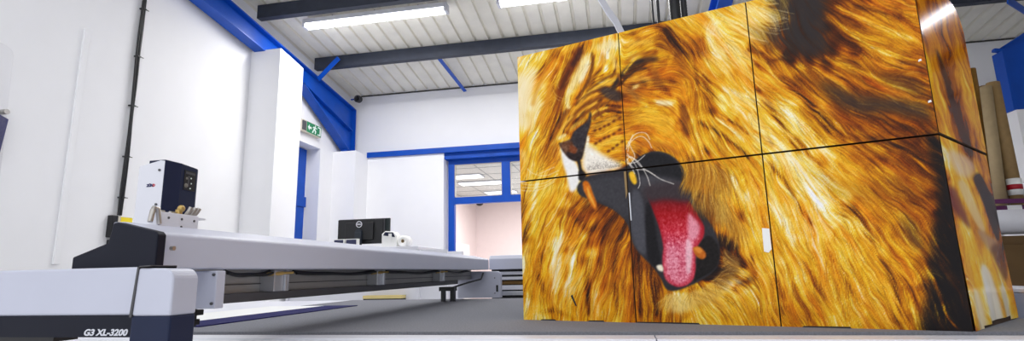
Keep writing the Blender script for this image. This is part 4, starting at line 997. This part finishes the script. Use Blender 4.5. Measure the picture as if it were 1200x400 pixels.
# ---------------------------------------------------------------- the printed display of six boxes
PA = np.array([-0.35853, 1.99877]); PD = np.array([0.94987, -0.31264]); PB = np.array([0.85586, 1.59907]); PS = np.array([0.65832, 0.75274])
HF = np.array([[144.71147789425603, 54.995432901859154, 621.9811142424551], [-92.17735454703997, -323.9295822990708, 701.6406573676949], [-0.26774544500653374, 0.10401195051416681, 1.0]])  # camera projection from the front plane to image pixels
HS = np.array([[728.8666434636721, 83.61859696491629, 1227.0015370343185], [153.8414938758232, -492.52339254454716, 887.6381311004144], [0.5095779574759574, 0.15814646618201117, 1.0]])  # the same camera projection for the side plane
FN = np.array([-PD[1], PD[0]])*-1.0           # outward normal of the front (towards the aisle)
SN = np.array([PS[1], -PS[0]])                # outward normal of the side
box_m = mat('carton dark as seam shade', (64,44,26), .85, vary=.08, scale=14)  # carton colour darkened so the seams between boxes look shaded
def print_mat(name, rough, spec, coat):
    m = bpy.data.materials.new(name); m.use_nodes = True; nt = m.node_tree; b = nt.nodes['Principled BSDF']
    ca = nt.nodes.new('ShaderNodeVertexColor'); ca.layer_name = 'print'
    nt.links.new(ca.outputs['Color'], b.inputs['Base Color'])
    b.inputs['Roughness'].default_value = rough; b.inputs['Specular IOR Level'].default_value = spec; b.inputs['Coat Weight'].default_value = coat; b.inputs['Coat Roughness'].default_value = .12
    return m
front_m = print_mat('printed front', .45, .15, 0.0)
side_m = print_mat('printed glossy side', .10, .22, 0.0)
side_m.node_tree.nodes['Principled BSDF'].inputs['IOR'].default_value = 1.18
LIN = np.array([lin((i, i, i))[0] for i in range(256)])
def sample(img, H, u, z):
    q = H @ np.stack([u, z, np.ones_like(u)]); x = q[0]/q[2]; y = q[1]/q[2]
    c = bilin(img, (x-CX0)*S-.5, (y-CY0)*S-.5)
    return np.interp(c, np.arange(256), LIN)
def sheet(name, parent, img, H, P0, D, N, u0, u1, z0, z1, step, m, lift=.0015, relief=None, keep=None):
    nu = max(2, int(round((u1-u0)/step))+1); nz = max(2, int(round((z1-z0)/step))+1)
    U, Z = np.meshgrid(np.linspace(u0, u1, nu), np.linspace(z0, z1, nz)); u = U.ravel(); z = Z.ravel()
    off = np.full_like(u, lift)
    if relief is not None: off = off+relief(u, z)
    org = ORG[parent.name]
    co = np.stack([P0[0]+D[0]*u+N[0]*off, P0[1]+D[1]*u+N[1]*off, z], 1)-org
    idx = np.arange(nu*nz).reshape(nz, nu)
    q = np.stack([idx[:-1, :-1], idx[:-1, 1:], idx[1:, 1:], idx[1:, :-1]], -1).reshape(-1, 4)
    if keep is not None:
        uc = u[q].mean(1); zc = z[q].mean(1); q = q[keep(uc, zc)]
        used = np.unique(q); remap = np.full(nu*nz, -1); remap[used] = np.arange(len(used)); q = remap[q]; co = co[used]; u = u[used]; z = z[used]
    me = bpy.data.meshes.new(name); n = len(co)
    me.vertices.add(n); me.vertices.foreach_set('co', co.astype(np.float32).ravel())
    me.loops.add(len(q)*4); me.loops.foreach_set('vertex_index', q.ravel().astype(np.int32))
    me.polygons.add(len(q)); me.polygons.foreach_set('loop_start', (np.arange(len(q))*4).astype(np.int32))
    me.update(calc_edges=True); me.validate()
    ca = me.color_attributes.new('print', 'FLOAT_COLOR', 'POINT')
    c = np.ones((n, 4), np.float32); c[:, :3] = sample(img, H, u, z)
    ca.data.foreach_set('color', c.ravel())
    me.polygons.foreach_set('use_smooth', [True]*len(q))
    me.materials.append(m)
    o = bpy.data.objects.new(name, me); COL.objects.link(o); o.parent = parent; ORG[o.name] = org
    return o
IMG = paint()
IMG_AREA = (CX0, CY0)
U = [0.0, .418, .846, 1.2785]; Z = [.9, 1.411, 1.917]
NAMES = [['printed box of orange and pale mane, lower left of the display', 'printed box with the open mouth and pink tongue, lower middle', 'printed box of gold mane fading to black, lower right with a side print'],
         ['printed box with the wrinkled nose and pale muzzle, upper left', 'printed box with the closed eye and whiskers, upper middle', 'printed box of dark upper mane with a shiny side, upper right']]
def P2(u, s, z): 
    q = PA+PD*u+PS*s; return (q[0], q[1], z)
TOPR = [(.0, None)]
boxes = []
for row in (0, 1):
    for c in range(3):
        u0, u1 = U[c]+(.0018 if c else 0), U[c+1]-(.0018 if c < 2 else 0); z0, z1 = Z[row]+(.0030 if row else .0), Z[row+1]-(.0026 if row == 0 else 0)
        base = P2((u0+u1)/2, .22, z0)
        t = thing('display_box', base, NAMES[row][c], 'display box', 'printed boxes of the lion display')
        boxes.append(t)
        sl = .478
        prof = [(0, z0), (sl, z0), (sl, z1), (0, z1)]
        if row == 1 and c == 2:
            prof = [(0, z0), (sl+.012, z0), (sl+.012, 1.82)]+[(sl+.012-.10*(1-math.cos(q)), 1.82+.097*math.sin(q)) for q in np.linspace(.15, math.pi/2, 8)]+[(0, z1)]
        a = MB(); a.prism([P2(u0, s, z) for s, z in prof], tuple(np.array([PD[0], PD[1], 0])*(u1-u0))); obj('carton', a, box_m, t)
        if row == 0: a = MB()
for row in (0, 1):
    for c in range(3):
        t = boxes[row*3+c]
        u0, u1 = U[c]+(.0018 if c else 0), U[c+1]-(.0018 if c < 2 else 0); z0, z1 = Z[row]+(.0030 if row else .0), Z[row+1]-(.0026 if row == 0 else 0)
        sheet('printed_front', t, IMG, HF, PA, PD, FN, u0, u1, z0, z1, .0021, front_m)
# the side print: combed vertical streaks with one dark swoosh
CX0, CY0, CX1, CY1, S = 0, 0, 64, 384, 3.0
CW, CH = int((CX1-CX0)*S), int((CY1-CY0)*S)
yy, xx = np.mgrid[0:CH, 0:CW].astype(np.float32); PX = xx/S+CX0; PY = yy/S+CY0
SG = """
445545
453554
544455
545455
653565
662566
672466
663356
773266
886566
577441
378611
466721
685643
676742
677733
668675
679675
679786
679786
"""
SV = np.array([[int(q) for q in r] for r in SG.strip().split("\n")], np.float32)/9.0
SY = [0, 30, 60, 80, 105, 130, 150, 168, 186, 215, 232, 246, 262, 280, 295, 305, 320, 335, 350, 384]
def paint_side():
    row = np.interp(PY, SY, np.arange(20)); wob = blur(RNG.standard_normal((CH, CW)), 8)*30
    t = bilin(SV, np.clip(PX/12.0+wob*.12-.1, 0, 5), np.clip(row+wob*.1, 0, 19))
    ang = np.pi/2+blur(RNG.standard_normal((CH, CW)), 10)*9.0-.12
    vx, vy_ = np.cos(ang), np.sin(ang)
    a = lic(RNG.standard_normal((CH, CW)).astype(np.float32), vx, vy_, 34, 1.3); b = lic(blur(RNG.standard_normal((CH, CW)), 3), vx, vy_, 60, 2.0)
    img = ramp(t*.95+.05*a+.075*b)
    def soft(pts, col, s, al=1.0):
        nonlocal img
        img = mix(img, poly_mask(smooth_poly(pts), s)*al, np.array(col, np.float32))
    soft([(14,90),(22,100),(28,140),(34,170),(40,196),(30,186),(22,160),(18,130)], (58,30,34), 2.0, .75)
    soft([(6,200),(26,198),(40,206),(30,222),(12,222)], (232,206,196), 4, .7)
    soft([(34,222),(46,214),(56,240),(58,276),(52,286),(46,262),(40,240)], (44,24,34), 1.6, .92)
    soft([(0,238),(8,240),(14,258),(18,276),(8,268),(0,258)], (112,40,40), 3, .8)
    soft([(12,232),(22,228),(32,252),(38,276),(30,276),(20,258)], (238,212,168), 2.5, .75)
    soft([(26,276),(44,282),(54,288),(50,300),(36,296)], (176,150,160), 3, .6)
    soft([(40,296),(54,290),(60,312),(54,330),(46,314)], (92,44,20), 3, .7)
    soft([(20,318),(32,316),(38,350),(36,384),(24,384)], (244,238,230), 2.5, .9)
    soft([(6,340),(14,338),(16,384),(8,384)], (242,232,214), 2, .8)
    soft([(42,340),(50,336),(52,384),(46,384)], (240,230,214), 2, .8)
    return np.clip(img, 0, 255)
SIDE = paint_side()
HSIDE = np.array([[64/.5, 0, 0], [0, -360.0, 1.93*360.0], [0, 0, 1.0]])
def pleat(s, z):
    k = np.clip((1.13-z)/.2, 0, 1); return .004*k*(np.abs(((s/.16) % 1)-.5)*2)+.006*np.clip((s-.3)/.18, 0, 1)*np.clip((1.25-z)/.3, 0, 1)*0
def keep_low(s, z): return z > np.where(s < .10, .9, np.where(s < .17, .906, np.where(s < .40, .914, .903)))
def keep_top(s, z):
    r = .097; cx = .49-r; cz = 1.915-r
    return ~((s > cx) & (z > cz) & ((s-cx)**2+(z-cz)**2 > r*r))
for row in (0, 1):
    t = boxes[row*3+2]
    z0, z1 = (Z[0], Z[1]-.004) if row == 0 else (Z[1]+.006, Z[2])
    sheet('printed_side', t, SIDE, HSIDE, PB, PS, SN, .0015, .478 if row == 0 else .49, z0, z1, .0035, side_m, .002, pleat if row == 0 else None, keep_low if row == 0 else keep_top)
# torn edges, tape and the little things stuck between the boxes
def stick(name, parent, pts, m, th=.002, lift=.002, lb=None):
    a = MB(); a.prism([tuple(P2(u, 0, z)+np.array([FN[0]*lift, FN[1]*lift, 0])) for u, z in pts], (FN[0]*th, FN[1]*th, 0)); o = obj(name, a, m, parent)
    if lb: o['label'] = lb
    return o
stick('tape_tab', boxes[1], [(.823,1.186),(.843,1.183),(.843,1.122),(.834,1.112),(.822,1.116)], paper_m, .0012, .0022, 'white paper tab by the seam')
stick('torn_edge', boxes[0], [(.408,1.405),(.416,1.405),(.4165,1.33),(.41,1.31)], card_m, .002, .002, 'torn card edge')
stick('torn_edge', boxes[1], [(.4205,1.33),(.425,1.33),(.4255,1.235),(.4215,1.235)], alu_m, .002, .002, 'pale torn strip')
stick('scuff', boxes[0], [(.190,.985),(.196,.990),(.212,.950),(.206,.952)], black_m, .0006, .002)
for (u0, u1) in ((.07, .13), (.25, .31), (.42, .62), (.9, 1.02)):
    stick('gap_shade', boxes[0 if u1 < .418 else 1 if u1 < .846 else 2], [(u0,.9),(u1,.9),(u1-.004,.9045),(u0+.004,.9035)], black_m, .0008, .002)  # black strips painted in for the shade under the boxes
for (u, z) in ((1.262, 1.62), (1.268, 1.5)): stick('chip', boxes[5], [(u,z),(u+.008,z+.002),(u+.007,z+.008),(u+.001,z+.006)], paper_m, .0006, .002)

# ---------------------------------------------------------------- daylight and area lights at the lamps in view and in the office
wd_ = bpy.data.worlds.new('world'); scene.world = wd_; wd_.use_nodes = True
bg = wd_.node_tree.nodes['Background']; bg.inputs['Color'].default_value = (.955, .972, 1.0, 1); bg.inputs['Strength'].default_value = 1.27
def area(x, y, z, sx, sy, p):
    l = bpy.data.lights.new('lamp_light', 'AREA'); l.shape = 'RECTANGLE'; l.size = sx; l.size_y = sy; l.energy = p; l.color = (1, .985, .96)
    o = bpy.data.objects.new('lamp_light', l); COL.objects.link(o); o.location = (x, y, z)
for x, e in ((-2.6, 48), (-.3, 48)): area(x, 5.44, 3.98, 1.8, .12, e)
area(-1, 10, 2.7, 3, 2, 150)
scene.view_settings.view_transform = 'Standard'; scene.view_settings.look = 'None'; scene.view_settings.gamma = 1.0; scene.view_settings.exposure = 0.06; scene.view_settings.use_curve_mapping = False
scene.cycles.use_denoising = True
scene.cycles.max_bounces = 8; scene.cycles.transparent_max_bounces = 12
